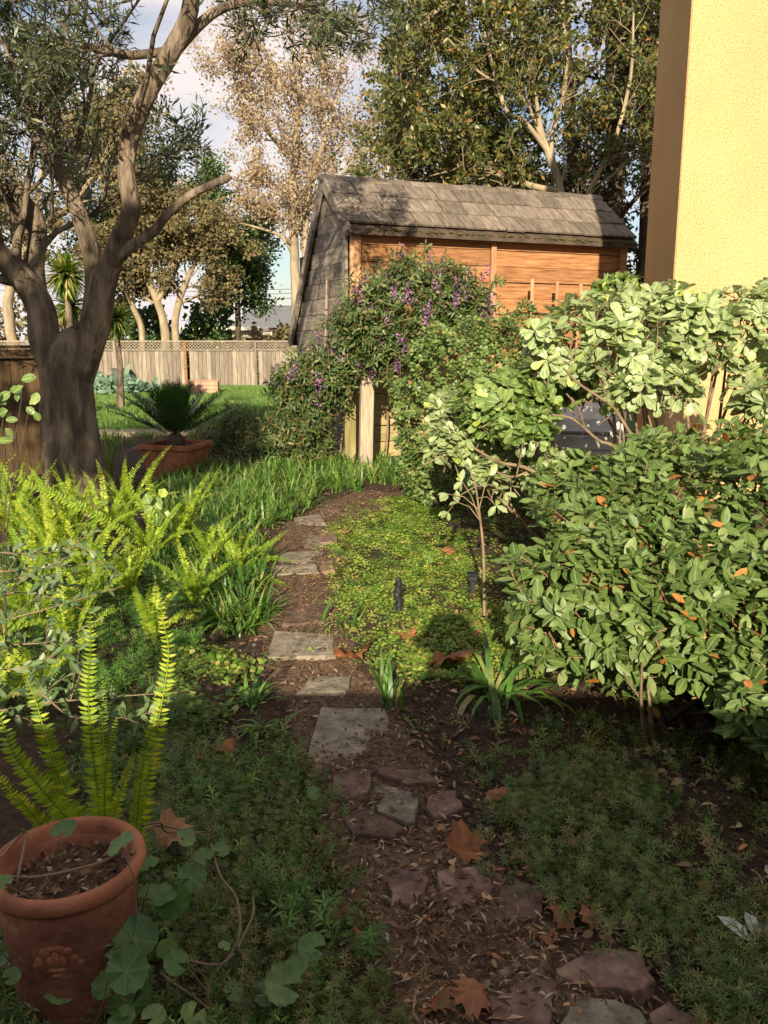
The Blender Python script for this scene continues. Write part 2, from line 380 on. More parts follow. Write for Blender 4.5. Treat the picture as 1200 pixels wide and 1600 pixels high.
M['cloth'] = solid('cloth', [(.3,(.03,.035,.05)),(.7,(.07,.075,.1))], 9, .9, .3, rnd=False)
M['skin'] = solid('skin', [(.3,(.45,.26,.18)),(.7,(.55,.34,.25))], 5, .55, .1, rnd=False)
M['pothole'] = M['soil']

# stucco: fine grain on a yellow wall
def stucco():
    m, n, b, o = newmat('stucco'); L = n.links.new
    t = n.nodes.new('ShaderNodeTexCoord')
    n1 = n.nodes.new('ShaderNodeTexNoise'); n1.inputs['Scale'].default_value = 1.1; n1.inputs['Detail'].default_value = 5
    n2 = n.nodes.new('ShaderNodeTexNoise'); n2.inputs['Scale'].default_value = 62; n2.inputs['Detail'].default_value = 6; n2.inputs['Roughness'].default_value = .7
    n3 = n.nodes.new('ShaderNodeTexVoronoi'); n3.inputs['Scale'].default_value = 75
    for q in (n1, n2, n3): L(t.outputs['Object'], q.inputs['Vector'])
    r = ramp(n, [(.25,(.44,.30,.15)),(.5,(.51,.332,.155)),(.75,(.56,.37,.185))]); L(n1.outputs['Fac'], r.inputs[0])
    r2 = ramp(n, [(.36,(.58,.52,.44)),(.48,(.97,.97,.97)),(.8,(1.05,1.05,1.05))]); L(n2.outputs['Fac'], r2.inputs[0])
    mu = n.nodes.new('ShaderNodeMix'); mu.data_type = 'RGBA'; mu.blend_type = 'MULTIPLY'; mu.inputs[0].default_value = 1
    L(r.outputs[0], mu.inputs[6]); L(r2.outputs[0], mu.inputs[7]); L(mu.outputs[2], b.inputs['Base Color'])
    b.inputs['Roughness'].default_value = .92; b.inputs['Specular IOR Level'].default_value = .15
    ad = n.nodes.new('ShaderNodeMath'); ad.operation = 'ADD'; L(n2.outputs['Fac'], ad.inputs[0]); L(n3.outputs['Distance'], ad.inputs[1])
    bp = n.nodes.new('ShaderNodeBump'); bp.inputs['Strength'].default_value = .55; bp.inputs['Distance'].default_value = .006
    L(ad.outputs[0], bp.inputs['Height']); L(bp.outputs[0], b.inputs['Normal'])
    return m
M['stucco'] = stucco()
# moss on the shakes' butt ends
M['moss'] = solid('moss', [(.3,(.05,.06,.02)),(.7,(.11,.12,.04))], 30, .95, .8, 60, rnd=False)

LM = {}
LM['cotoneaster'] = leafmat('cotoneaster', [(0,(.05,.095,.018)),(.5,(.095,.155,.034)),(.86,(.14,.205,.055)),(.93,(.20,.26,.09)),(.975,(.22,.27,.10)),(.982,(.40,.12,.025)),(1,(.45,.2,.04))], .46, .22, rib=(.19,.26,.10), spec=.38)
LM['pitto'] = leafmat('pitto', [(0,(.16,.235,.075)),(.5,(.27,.345,.15)),(.9,(.37,.43,.22)),(.96,(.28,.38,.08)),(1,(.38,.40,.10))], .42, .25, rib=(.44,.48,.27), spec=.5)
LM['pitto_green'] = leafmat('pitto_green', [(0,(.08,.14,.03)),(.6,(.15,.23,.055)),(.9,(.24,.31,.10)),(.96,(.28,.38,.12)),(1,(.42,.44,.04))], .4, .28, rib=(.3,.42,.14), spec=.5)
LM['hedge'] = leafmat('hedge', [(0,(.055,.10,.022)),(.5,(.115,.18,.04)),(.93,(.21,.27,.08)),(.96,(.3,.13,.04)),(1,(.12,.2,.06))], .45, .25, rib=(.13,.22,.08), spec=.45)
LM['vine'] = leafmat('vine', [(0,(.03,.06,.018)),(.5,(.065,.115,.03)),(.85,(.14,.18,.05)),(1,(.20,.14,.07))], .45, .25, rib=(.12,.17,.06), spec=.4)
LM['purple'] = leafmat('purple', [(0,(.18,.07,.24)),(.5,(.36,.14,.38)),(1,(.45,.20,.36))], .6, .3)
LM['olive'] = leafmat('olive', [(0,(.025,.04,.016)),(.5,(.055,.075,.03)),(.9,(.10,.12,.05)),(1,(.14,.12,.05))], .45, .2, spec=.5)
LM['silver'] = leafmat('silver', [(0,(.05,.10,.03)),(.6,(.09,.15,.05)),(1,(.18,.24,.10))], .45, .25, rib=(.2,.26,.12), spec=.5)
LM['fern'] = leafmat('fern', [(0,(.12,.21,.02)),(.5,(.20,.31,.028)),(.85,(.33,.42,.04)),(1,(.46,.46,.05))], .5, .38, spec=.3)
LM['strap'] = leafmat('strap', [(0,(.045,.11,.02)),(.5,(.085,.19,.03)),(.85,(.15,.26,.05)),(1,(.28,.27,.1))], .4, .3, spec=.45)
LM['grass'] = leafmat('grass', [(0,(.06,.13,.02)),(.5,(.11,.21,.03)),(1,(.20,.27,.06))], .6, .3)
LM['feather'] = leafmat('feather', [(0,(.045,.085,.016)),(.45,(.09,.15,.028)),(.85,(.17,.20,.05)),(1,(.24,.17,.07))], .5, .25)
LM['clover'] = leafmat('clover', [(0,(.06,.14,.018)),(.4,(.14,.26,.032)),(.8,(.28,.38,.06)),(1,(.40,.34,.10))], .5, .35)
LM['round'] = leafmat('round', [(0,(.06,.13,.03)),(.6,(.10,.19,.05)),(1,(.17,.25,.08))], .5, .3, rib=(.12,.22,.065))
LM['maple'] = leafmat('maple', [(0,(.22,.085,.035)),(.4,(.36,.16,.065)),(.7,(.26,.085,.05)),(1,(.42,.24,.11))], .65, .25, rib=(.3,.15,.06), spec=.25)
LM['litter'] = leafmat('litter', [(0,(.03,.018,.011)),(.35,(.09,.05,.028)),(.65,(.17,.095,.05)),(.85,(.28,.18,.10)),(.95,(.42,.33,.21)),(1,(.45,.16,.05))], .8, .05, spec=.2)
LM['bigtree'] = leafmat('bigtree', [(0,(.03,.048,.013)),(.4,(.07,.095,.022)),(.8,(.15,.15,.04)),(.93,(.20,.16,.045)),(.975,(.30,.19,.04)),(1,(.30,.11,.04))], .42, .28, spec=.5)
LM['bigdark'] = leafmat('bigdark', [(0,(.02,.026,.010)),(.5,(.045,.045,.018)),(.88,(.085,.065,.028)),(1,(.16,.08,.03))], .5, .2, spec=.35)
LM['brownleaf'] = leafmat('brownleaf', [(0,(.20,.14,.09)),(.5,(.34,.25,.165)),(.85,(.42,.33,.21)),(1,(.34,.33,.14))], .7, .3)
LM['farbrown'] = leafmat('farbrown', [(0,(.07,.065,.025)),(.5,(.14,.12,.05)),(.8,(.25,.17,.085)),(1,(.16,.19,.06))], .7, .3)
LM['fargreen'] = leafmat('fargreen', [(0,(.025,.055,.014)),(.5,(.05,.10,.022)),(1,(.10,.15,.035))], .6, .25)
LM['yucca'] = leafmat('yucca', [(0,(.06,.12,.02)),(.5,(.14,.22,.04)),(.8,(.30,.33,.07)),(1,(.36,.27,.12))], .5, .25)
LM['cycad'] = leafmat('cycad', [(0,(.018,.055,.014)),(.6,(.035,.09,.02)),(1,(.055,.11,.025))], .35, .15, spec=.5)
LM['bluegreen'] = leafmat('bluegreen', [(0,(.10,.18,.12)),(1,(.2,.3,.2))], .6, .25)
LM['stripe'] = leafmat('stripe', [(0,(.35,.38,.32)),(1,(.6,.62,.55))], .5, .3, rib=(.06,.12,.05))

# ================================================================== SETTING
gs = MB(); gs.add([(-500,-200,-.12),(500,-200,-.12),(500,700,-.12),(-500,700,-.12)], [(0,1,2,3)])
g_ = gs.build('ground', M['ground'], fix=False); tag(g_, kind='structure')
def grid(x0, x1, y0, y1, nx, ny, zf):
    X, Y = np.meshgrid(np.linspace(x0, x1, nx), np.linspace(y0, y1, ny)); Z = zf(X, Y)
    V = np.stack([X, Y, Z], -1).reshape(-1,3)
    i = np.arange(ny-1)[:,None]*nx + np.arange(nx-1)[None]
    return V, np.stack([i, i+1, i+nx+1, i+nx], -1).reshape(-1,4)
V, Fc = grid(-7, 7, -2.5, 15, 230, 290, hz)
o = link('garden_soil', mesh('garden_soil', V, Fc, True), M['soil']); tag(o, kind='structure')
V, Fc = grid(-14, 10, 14.0, 33, 90, 70, lambda X, Y: .035+.02*np.sin(X*.7+Y*.4)+.015*np.sin(X*1.9-Y*1.1))
o = link('lawn', mesh('lawn', V, Fc, True), M['lawn']); tag(o, kind='structure')
gb = MB(); gb.box((-5, 13.9, .02), (9, .5, .08)); o = gb.build('gravel_strip', M['gravel']); tag(o, kind='structure')

# path: a mulch strip with its stones
cl = [(880,1700),(760,1540),(680,1420),(600,1260),(545,1130),(480,1015),(470,940),(472,880),(500,830),(545,795),(600,770)]
ctr = [G(x, y) for x, y in cl]; wd = [.34,.34,.32,.30,.30,.30,.33,.38,.42,.45,.4]
sm, sw = smoothline([(c.x, c.y, 0) for c in ctr], wd, 10)
tt = np.gradient(sm, axis=0); tt = norm(tt); side = np.stack([tt[:,1], -tt[:,0]], -1)
V = []; K = 13
for i in range(len(sm)):
    for k in range(K):
        q = (k/(K-1)*2-1); wob = 1+.12*math.sin(i*.7+(3 if q > 0 else 0))
        x = sm[i,0]+side[i,0]*q*sw[i]*wob; y = sm[i,1]+side[i,1]*q*sw[i]*wob
        V.append((x, y, float(hz(x, y))+.008-.022*abs(q)**4))
Fc = [(i*K+k, i*K+k+1, (i+1)*K+k+1, (i+1)*K+k) for i in range(len(sm)-1) for k in range(K-1)]
path = link('path', mesh('path', V, np.array(Fc), True), M['mulch']); tag(path, kind='structure')
def stone(poly, m, name, top=.014, th=.05, n=3):
    c = [G(x, y) for x, y in poly]; pts = []
    for i in range(len(c)):                       # subdivide and roughen the outline
        a, b = c[i], c[(i+1) % len(c)]
        for k in range(n):
            p = a.lerp(b, k/n); j = .005 if k == 0 else .009
            pts.append(Vector((p.x+random.uniform(-j,j), p.y+random.uniform(-j,j), 0)))
    cx = sum((p for p in pts), Vector())/len(pts); z0 = float(hz(cx.x, cx.y))+.012+top
    tx, ty = random.uniform(-.02,.02), random.uniform(-.02,.02)
    def zz(p): return z0+(p.x-cx.x)*tx+(p.y-cx.y)*ty
    N = len(pts); V = []
    for s_, dz in ((1.0, -th), (1.0, -.006), (.965, 0)):
        V += [(cx.x+(p.x-cx.x)*s_-cx.x, cx.y+(p.y-cx.y)*s_-cx.y, zz(p)+dz-z0) for p in pts]
    V += [((p.x-cx.x)*.5, (p.y-cx.y)*.5, zz(p)-z0+random.uniform(-.002,.002)) for p in pts]
    V.append((0, 0, .001))
    Fs = []
    for l in range(3):
        Fs += [(l*N+i, l*N+(i+1)%N, (l+1)*N+(i+1)%N, (l+1)*N+i) for i in range(N)]
    Fs += [(3*N+i, 3*N+(i+1)%N, 4*N) for i in range(N)]
    o = link(name, mesh(name, V, Fs), M[m], path, (cx.x, cx.y, z0))
    return o
stones = [
 ([(430,992),(522,995),(524,1030),(418,1036)],'slab','slab'),
 ([(486,1058),(548,1060),(540,1082),(462,1085)],'slab','slab'),
 ([(502,1108),(602,1110),(614,1162),(500,1196),(478,1190)],'slab','slab'),
 ([(440,868),(500,866),(520,884),(436,888)],'slab','slab'), ([(470,840),(520,836),(524,856),(474,862)],'slab','slab'),
 ([(432,893),(492,890),(500,905),(426,908)],'slab','slab'), ([(498,832),(526,833),(528,852),(500,852)],'redstone','brick'),
 ([(500,888),(520,887),(524,902),(502,903)],'redstone','brick'), ([(448,950),(510,950),(516,976),(442,978)],'redstone','brick'),
 ([(460,812),(500,806),(510,822),(464,828)],'slab','slab'), ([(500,795),(548,792),(552,805),(505,808)],'redstone','brick'),
 ([(520,1218),(580,1210),(577,1240),(540,1256),(524,1250)],'redstone','brick'),
 ([(588,1221),(655,1240),(650,1284),(632,1284),(562,1255)],'slab','brick'),
 ([(528,1262),(560,1260),(630,1298),(618,1316),(552,1308)],'redstone','brick'),
 ([(596,1202),(672,1212),(684,1226),(632,1228),(592,1214)],'redstone','brick'),
 ([(666,1240),(712,1232),(725,1262),(690,1276),(664,1262)],'redstone','brick'),
 ([(608,1372),(668,1352),(668,1385),(648,1412),(612,1412)],'redstone','brick'),
 ([(684,1362),(740,1356),(772,1384),(762,1432),(688,1418)],'redstone','brick'),
 ([(784,1392),(812,1382),(852,1402),(838,1440),(770,1446)],'redstone','brick'),
 ([(864,1526),(930,1490),(1004,1496),(1022,1538),(990,1560),(906,1546)],'redstone','brick'),
 ([(762,1572),(846,1527),(870,1548),(858,1626),(770,1640)],'redstone','brick'),
 ([(874,1552),(1002,1578),(1014,1640),(864,1640)],'slab','brick'),
 ([(1014,1582),(1044,1560),(1092,1590),(1084,1650),(1022,1650)],'redstone','brick'),
]
for i_, (pl, m_, nm) in enumerate(stones): stone(pl, m_, nm, top=random.uniform(.006,.013)+(.008 if i_ >= len(stones)-4 or i_ in (0,2) else 0))
path_pts = sm[:, :2]

# ================================================================== HOUSE (right)
ha = R(8); hx, hy = 2.72, 8.10
house = empty('house', (hx, hy, 0), -ha, label='yellow stucco house wall with a sharp shaded corner, rising behind the pale shrubs', cat='house')
b = MB(); b.box((3.6, .86, 3.6), (7.2, 1.72, 7.2), bev=.012)
b.build('wall', M['stucco'], house)
b = MB(); b.box((3.6, .86, 7.26), (7.9, 2.5, .12), bev=.02); b.build('eave', M['whitewash'], house)
b = MB(); b.box((3.6, -.02, .09), (7.2, .05, .22), bev=.01); b.build('base_trim', M['stucco'], house)

# ================================================================== SHED
sa = R(22); SO = Vector((-.44, 10.8, 0))
shed = empty('shed', SO, sa, label='redwood sided garden shed with a steep weathered shake roof', cat='shed')
LEN = 4.09
# local frame: +X along the front wall, +Y to the back
def rotx(a): return Matrix.Rotation(a, 3, 'X')
bh = .207
for k in range(14):
    z = .12+k*bh
    for (x0, x1) in ((.14, 1.99), (2.07, LEN-.02)):
        b = MB(); tl = rotx(R(5))
        b.box((0,0,0), (x1-x0, .022, bh-.009), tl, .003)
        m_ = 'mosswood' if z < 1.35 else ('greywood' if False else 'redwood')
        o = b.build('board', M[m_], shed, loc=((x0+x1)/2, -.012+random.uniform(-.002,.002), z+random.uniform(-.003,.003)))
for k in range(17):                                # gable boards
    z = .12+k*bh; zt = z+bh/2
    w0 = .0 if z < 2.8 else (z-2.87)/.745; w1 = 2.3 if z < 1.70 else .78+(3.54-z)/1.21
    w0 = max(w0, .02); 
    if w1-w0 < .08: continue
    b = MB(); b.box((0,0,0), (.022, w1-w0, bh-.008), Matrix.Rotation(R(-5), 3, 'Y'), .003)
    b.build('board', M['gablewood'], shed, loc=(-.012, (w0+w1)/2, z))
b = MB(); b.box((0,0,0), (.14,.06,2.9), bev=.006); b.build('corner_post', M['cedar'], shed, loc=(.07,-.045,1.45))
b = MB(); b.box((0,0,0), (.035,.12,2.9), bev=.004); b.build('corner_trim', M['greywood'], shed, loc=(-.04,.02,1.45))
b = MB(); b.box((0,0,0), (.075,.045,2.84), bev=.005); b.build('batten', M['cedar'], shed, loc=(2.03,-.045,1.42))
b = MB(); b.box((0,0,0), (.12,.05,2.9), bev=.005); b.build('corner_post', M['redwood'], shed, loc=(LEN+.03,-.04,1.45))
b = MB(); b.box((0,0,0), (LEN-.2,.04,.10), bev=.005); b.build('frieze_board', M['redwood'], shed, loc=(LEN/2+.05,-.065,2.84))
b = MB(); b.box((0,0,0), (LEN,2.2,2.75)); b.build('inner_wall', M['bark_dark'], shed, loc=(LEN/2+.02,1.125,1.36)) 
# roof shell
b = MB(); x0, x1 = -.06, LEN+.14; RZ = 3.60; SB = 1.21; RW = 2.5; ZB = RZ-(RW-.78)*SB
prof = [(-.2,2.87),(.78,RZ),(RW,ZB),(RW,ZB-.06),(.78,RZ-.08),(-.2,2.80)]
V = [(x0, a, z) for a, z in prof]+[(x1, a, z) for a, z in prof]
b.add(V, [(0,1,7,6),(1,2,8,7),(2,3,9,8),(3,4,10,9),(4,5,11,10),(5,0,6,11),(0,5,4,3,2,1),(6,7,8,9,10,11)])
b.build('roof_deck', M['bark_dark'], shed)
sl_f = math.atan2(RZ-2.87, .98); Lf = math.hypot(RZ-2.87, .98)
def shingle(xc, wdt, ln, dist, slope, y0, z0, sgn, lift, parent=shed):
    """dist = run down the slope from the ridge to the shingle's lower edge"""
    ln = min(ln, dist-.01)
    b = MB(); b.box((0, 0, 0), (wdt, ln, .032), None, .004)
    cd = dist-ln/2
    cy = y0 - sgn*math.cos(slope)*cd; cz = z0 - math.sin(slope)*cd + lift
    return b.build('shingle', M['shake'], parent, loc=(xc, cy, cz), rot=(sgn*(slope-R(3.2)), random.uniform(-.012,.012), random.uniform(-.012,.012)*1))
for r_ in range(4):
    dist = .12+(r_)*.345
    x = x0-.03+random.uniform(-.12,0)
    while x < x1:
        wdt = random.uniform(.26,.42); xe = min(x+wdt, x1+.02)
        if xe-x > .06:
            shingle((x+xe)/2, xe-x-.014, .46, dist+random.uniform(-.012,.012)+.02, sl_f, .78, RZ, 1, .035+random.uniform(0,.008))
        x = xe
sl_b = math.atan(SB)
for r_ in range(7):
    x = x0-.03
    while x < x1:
        wdt = random.uniform(.28,.5); xe = min(x+wdt, x1+.02)
        if xe-x > .06: shingle((x+xe)/2, xe-x-.008, .46, .25+r_*.40, sl_b, .78, RZ, -1, .035)
        x = xe
x = x0-.02
while x < x1:                                     # ridge caps, each overlapping the next
    xe = min(x+.52, x1+.03)
    b = MB(); b.box((0,0,0), (xe-x+.05, .105, .026), None, .004)
    b.build('ridge_cap', M['shake'], shed, loc=((x+xe)/2, .742, RZ+.008+random.uniform(0,.012)), rot=(sl_f, R(1.5), 0))
    b = MB(); b.box((0,0,0), (xe-x+.05, .15, .026), None, .004)
    b.build('ridge_cap', M['shake'], shed, loc=((x+xe)/2, .85, RZ-.065+random.uniform(0,.01)), rot=(-sl_b, R(1.5), 0))
    x = xe
b = MB(); b.box((0,0,0), (.04, Lf+.04, .15), rotx(sl_f), .004); b.build('barge_board', M['greywood'], shed, loc=(x0-.02, .29, (RZ+2.87)/2-.03))
Lb = math.hypot(RW-.78, RZ-ZB); b = MB(); b.box((0,0,0), (.05, Lb, .13), rotx(-sl_b), .004); b.build('barge_board', M['greywood'], shed, loc=(x0-.02, (.78+RW)/2, (RZ+ZB)/2-.03))
# moss along the drip edge
b = MB()
for i in range(150):
    x = random.uniform(x0, x1); s_ = random.uniform(.008,.02)
    b.box((x, -.215+random.uniform(-.01,.01), 2.868+random.uniform(-.01,.012)), (s_*2.2, s_, s_), Matrix.Rotation(random.uniform(0,3),3,'Z'), s_*.3)
o = b.build('moss', M['moss'], shed); o['kind'] = 'stuff'

# trellis in front of the shed wall
tr = empty('trellis', SO + Vector((2.47*math.cos(sa)+.35*math.sin(sa), 2.47*math.sin(sa)-.35*math.cos(sa), 0)), sa,
    label='plain wooden trellis of thin upright slats standing against the shed wall', cat='trellis')
for k, (x, h) in enumerate(((0,2.33),(.365,2.31),(.72,2.28))):
    b = MB(); b.box((0,0,0), (.045,.022,h), bev=.003); b.build('slat', M['cedar'], tr, loc=(x,0,h/2), rot=(0,R((-1,.3,1.2)[k]),0))
for z in (2.02, 1.55, .9):
    b = MB(); b.box((0,0,0), (1.2,.018,.03), bev=.003); b.build('cross_slat', M['redwood'], tr, loc=(.35,.022,z), rot=(0,R(.6),0))

# fence posts in front of shed
o = MB(); o.box((0,0,0), (.155,.10,1.30), bev=.008); pp = G(573, 735)
o = o.build('fence_post', M['post'], loc=(pp.x, pp.y, .65), rot=(0,R(1.4),R(14)))
tag(o, 'thick grey weathered wooden post standing under the purple flowering vine', 'post')
o = MB(); o.box((0,0,0), (.14,.03,1.5), bev=.004); pp = G(548, 727)
o = o.build('wooden_board', M['postmoss'], loc=(pp.x, pp.y, .75), rot=(0,R(.4),R(16)))
tag(o, 'mossy yellowish upright board just left of the thick grey post', 'board')
# weathered stakes leaning at the gable
for k, (x, y, Y, h, lab) in enumerate(((508,560,11.3,2.35,'short bleached stake leaning on the shed gable, left one'),(524,560,11.1,2.5,'longer bleached stake leaning on the shed gable, right one'))):
    c = P(x, y, Y); b = MB(); b.box((0,0,0), (.05,.02,h), bev=.004)
    o = b.build('wooden_stake', M['picket'], loc=(c.x, c.y, h/2), rot=(0,R(4+k*3),R(60)))
    tag(o, lab, 'stake', 'stakes leaning on the shed gable')

# ================================================================== FAR FENCE
FY = 29.0
ff = empty('garden_fence', (-14, FY, 0), 0, label='weathered board fence with a lattice top across the far end of the lawn', cat='fence')
x = 0; k = 0; pw = .148; shared = []
for i in range(6):
    b = MB(); b.box((0,0,0), (pw-.008,.022,1.17+random.uniform(-.012,.012)), None, .003)
    o = b.build('board', M['picket'], ff, loc=(0,0,0)); shared.append(o)
for o in shared: o.location = (i*0, 0, -9)
meshes = [o.data for o in shared]
for o in shared: bpy.data.objects.remove(o)
while x < 16.5:
    if abs((x % 2.4)-.0) > .07:
        o = link('board', random.choice(meshes), None, ff, (x, random.uniform(-.006,.006), .64))
    x += pw
xs = 0
while xs < 16.6:
    b = MB(); b.box((0,0,0), (.1,.1,1.56), bev=.008); b.build('post', M['picket'] if int(xs/2.4)%3 else M['redwood'], ff, loc=(xs,-.04,.78))
    xs += 2.4
for z, h, m_ in ((1.255,.05,'picket'),(1.55,.045,'picket')):
    b = MB(); b.box((0,0,0), (16.6,.06,h), bev=.005); b.build('rail', M[m_], ff, loc=(8.25,-.035,z))
b = MB(); x = 0
while x < 16.5:
    for sgn, dy in ((1,-.02),(-1,-.035)):
        b.box((x+.14, dy, 1.402), (.03,.01,.37), Matrix.Rotation(sgn*R(45),3,'Y'))
    x += .115
b.build('lattice', M['picket'], ff, fix=False)['kind'] = 'stuff'
# left fence, brown
a0 = P(-260, 560, 8.0); a1 = P(66, 560, 9.6)
dv = Vector((a1.x-a0.x, a1.y-a0.y, 0)); Ln = dv.length; ang = math.atan2(dv.y, dv.x)
lf = empty('side_fence', (a0.x, a0.y, 0), ang, label='dark brown capped board fence at the left edge behind the tree trunk', cat='fence')
x = .0; k = 0
while x < Ln-.05:
    b = MB(); b.box((0,0,0), (.135,.022,1.38), None, .003); b.build('board', M['darkfence'], lf, loc=(x+.07, random.uniform(-.004,.004), .70)); x += .142
b = MB(); b.box((0,0,0), (Ln+.1,.13,.035), bev=.005); b.build('cap', M['darkfence'], lf, loc=(Ln/2, 0, 1.455))
b = MB(); b.box((0,0,0), (Ln,.04,.10), bev=.004); b.build('rail', M['darkfence'], lf, loc=(Ln/2, -.035, 1.38))
for x in (.03, Ln-.01):
    b = MB(); b.box((0,0,0), (.1,.1,1.43), bev=.006); b.build('post', M['darkfence'], lf, loc=(x, -.02, .715))
# low wall behind the photographer, the one that shades the foreground
gw = empty('garden_wall', (0, -.95, 0), R(-1), label='board fence behind the photographer that shades the foreground', cat='fence')
for k in range(-24, 36):
    b_ = MB(); b_.box((0,0,0), (.162,.018,1.58), None, .003); b_.build('board', M['darkfence'], gw, loc=(k*.15, .019*(k%2), .80))
b = MB(); b.box((0,0,0), (9.2,.11,.035), bev=.005); b.build('cap', M['darkfence'], gw, loc=(.85, 0, 1.605))

# ================================================================== FAR HOUSE
fh = empty('far_house', (P(380,500,60).x, 60, 0), 0, label='low cream house with white fascia and grey roof beyond the far fence', cat='house')
b = MB(); b.box((-1.0,0,1.15), (5.2,6,2.3)); b.build('wall', M['cream'], fh)
b = MB(); b.box((6.0,.8,1.0), (8.8,6,2.0)); b.build('annex_wall', M['cream'], fh)
b = MB(); b.box((-1.1,-.3,2.42), (5.6,7,.24), bev=.02); b.build('fascia', M['whitewash'], fh)
b = MB(); b.box((6.2,.6,2.1), (8.9,7,.20), bev=.02); b.build('annex_fascia', M['whitewash'], fh)
b = MB(); V = [(-1.5,.2,2.54),(6.5,.2,2.54),(6.5,7,2.54),(-1.5,7,2.54),(.8,3.4,4.2),(4.6,3.4,4.2)]
b.add(V, [(0,1,5,4),(1,2,5),(2,3,4,5),(3,0,4),(0,3,2,1)]); b.build('roof', M['slate'], fh)
wn = MB(); wn.box((-.9,-3.03,1.72), (1.5,.08,.78), bev=.01); wn = wn.build('window', M['whitewash'], fh)
for dx in (-.36,.36):
    b = MB(); b.box((-.9+dx,-3.075,1.72), (.6,.02,.62)); b.build('pane', M['glass'], wn)
# utility lines in the gap
pl = MB()
for z, yy in ((4.6,62),(4.95,62),(5.25,62)):
    pl.tube([(-40,yy,z+1),(-8,yy,z),(30,yy,z+1.2)], [.018]*3, 4)
o = pl.build('power_line', M['plastic']); tag(o, 'thin dark overhead wires in the sky gap above the far roof', 'power line')

# ================================================================== YARD OBJECTS
# planter box on the lawn
c = G(317, 617); bx = empty('raised_planter', (c.x, c.y+.2, .03), R(4), label='small rectangular raised box of pale orange wood on the far lawn', cat='planter')
for z in (.06,.18,.30):
    for sx, sy, ex, ey in ((0,-.2,.86,.025),(0,.2,.86,.025),(-.42,0,.025,.375),(.42,0,.025,.375)):
        b = MB(); b.box((0,0,0), (ex,ey,.112), bev=.003); b.build('board', M['boxwood'], bx, loc=(sx,sy,z))
b = MB(); b.box((0,0,0), (.93,.47,.03), bev=.004); b.build('lid', M['boxwood'], bx, loc=(0,0,.378))
# compost bin
c = G(190, 606); bn = empty('compost_bin', (c.x, c.y, .03), R(12), label='dark grey square compost bin beside the far fence', cat='bin')
b = MB(); z0 = 0
V = [(-.3,-.3,0),(.3,-.3,0),(.3,.3,0),(-.3,.3,0),(-.26,-.26,.58),(.26,-.26,.58),(.26,.26,.58),(-.26,.26,.58)]
b.add(V, [(0,3,2,1),(0,1,5,4),(1,2,6,5),(2,3,7,6),(3,0,4,7),(4,5,6,7)])
for z in (.14,.28,.42): b.box((0,0,z), (.62-.06*z/.3*.5,.62-.06*z/.3*.5,.03), bev=.004)
b.build('body', M['bin'], bn); b = MB(); b.box((0,0,.6), (.58,.58,.05), bev=.01); b.build('lid', M['bin'], bn)

# square planter with cycad
c = G(266, 752); cyc = Vector((c.x, c.y+.32, 0))
pt = empty('square_planter', cyc, R(-14), label='large square terracotta planter holding the spiky cycad', cat='planter'); pt.scale = (.9,.9,.97)
def sqpot(b, h, w0, w1, z0=0):
    b.add([(-w0,-w0,z0),(w0,-w0,z0),(w0,w0,z0),(-w0,w0,z0),(-w1,-w1,z0+h),(w1,-w1,z0+h),(w1,w1,z0+h),(-w1,w1,z0+h)],
          [(0,3,2,1),(0,1,5,4),(1,2,6,5),(2,3,7,6),(3,0,4,7)])
b = MB(); sqpot(b, .37, .26, .315); b.build('body', M['terracotta'], pt)
b = MB()
for ax in (0,1):
    for s_ in (-1,1):
        e = (.70,.045,.06) if ax == 0 else (.045,.608,.06)
        b.box((0, s_*.325, .375) if ax == 0 else (s_*.325, 0, .375), e, bev=.01)
b.build('rim', M['terracotta'], pt)
V, Fc = grid(-.30,.30,-.30,.30,12,12, lambda X,Y: .345+.012*np.sin(X*30)+.012*np.cos(Y*26)); link('soil', mesh('soil', V, Fc, True), M['mulch'], pt)

def frond_mesh(pts, W, pairs=40, nh=(0,-1,.6), pw=.22, vee=.15, taper=3.0, v0=None, fwd=.35, start=.1):
    """feather leaf: rachis through pts, paired leaflets in the plane facing nh"""
    p, _ = smoothline(pts, [1]*len(pts), 8); L = np.r_[0, np.cumsum(np.linalg.norm(np.diff(p, axis=0), axis=1))]; tot = L[-1]
    s = np.linspace(start, .995, pairs); q = np.stack([np.interp(s*tot, L, p[:,k]) for k in range(3)], -1)
    t = norm(np.gradient(q, axis=0)); nn = np.array(nh, float)[None]; nn = norm(nn-(t*nn).sum(1,keepdims=True)*t); sd = np.cross(t, nn)
    prof = W*np.minimum(1, .35+(s-start)/.12*.65)*(1-s**taper)**.75+.003
    P_, D_, N_, S_ = [], [], [], []
    for sg in (-1, 1):
        jit = rng.normal(0, .12, (pairs,3))
        P_.append(q + sg*sd*.001); D_.append(norm(sg*sd + t*fwd + nn*vee + jit)); N_.append(nn + rng.normal(0,.18,(pairs,3))); S_.append(prof*rng.uniform(.78,1.1,pairs)*np.where(rng.rand(pairs) < .04, .3, 1))
    T = (np.array([(0,0,0),(-.5,.12,0),(.5,.2,0),(-.42,.6,.02),(.35,.62,.02),(0,1,-.08)])*np.array([pw,1,1]), np.array([(0,2,1),(1,2,3),(2,4,3),(3,4,5)]), np.array([.3,1,1,1,1,.5]))
    vv = np.clip((rng.rand() if v0 is None else v0)+rng.normal(0,.12,2*pairs), 0, .999)
    A = scatter_arr(T, np.concatenate(P_), np.concatenate(D_), np.concatenate(N_), np.concatenate(S_), v=vv)
    rv, rf = tube_np([(p, np.linspace(.0028, .0008, len(p)))], 3)
    rf3 = np.concatenate([rf[:,[0,1,2]], rf[:,[0,2,3]]])
    J = join_arr([A, (rv, rf3, np.full(len(rv), .55), np.full(len(rv), .5))])
    return mesh('frond', J[0], J[1], False, {'v': J[2], 'm': J[3]})
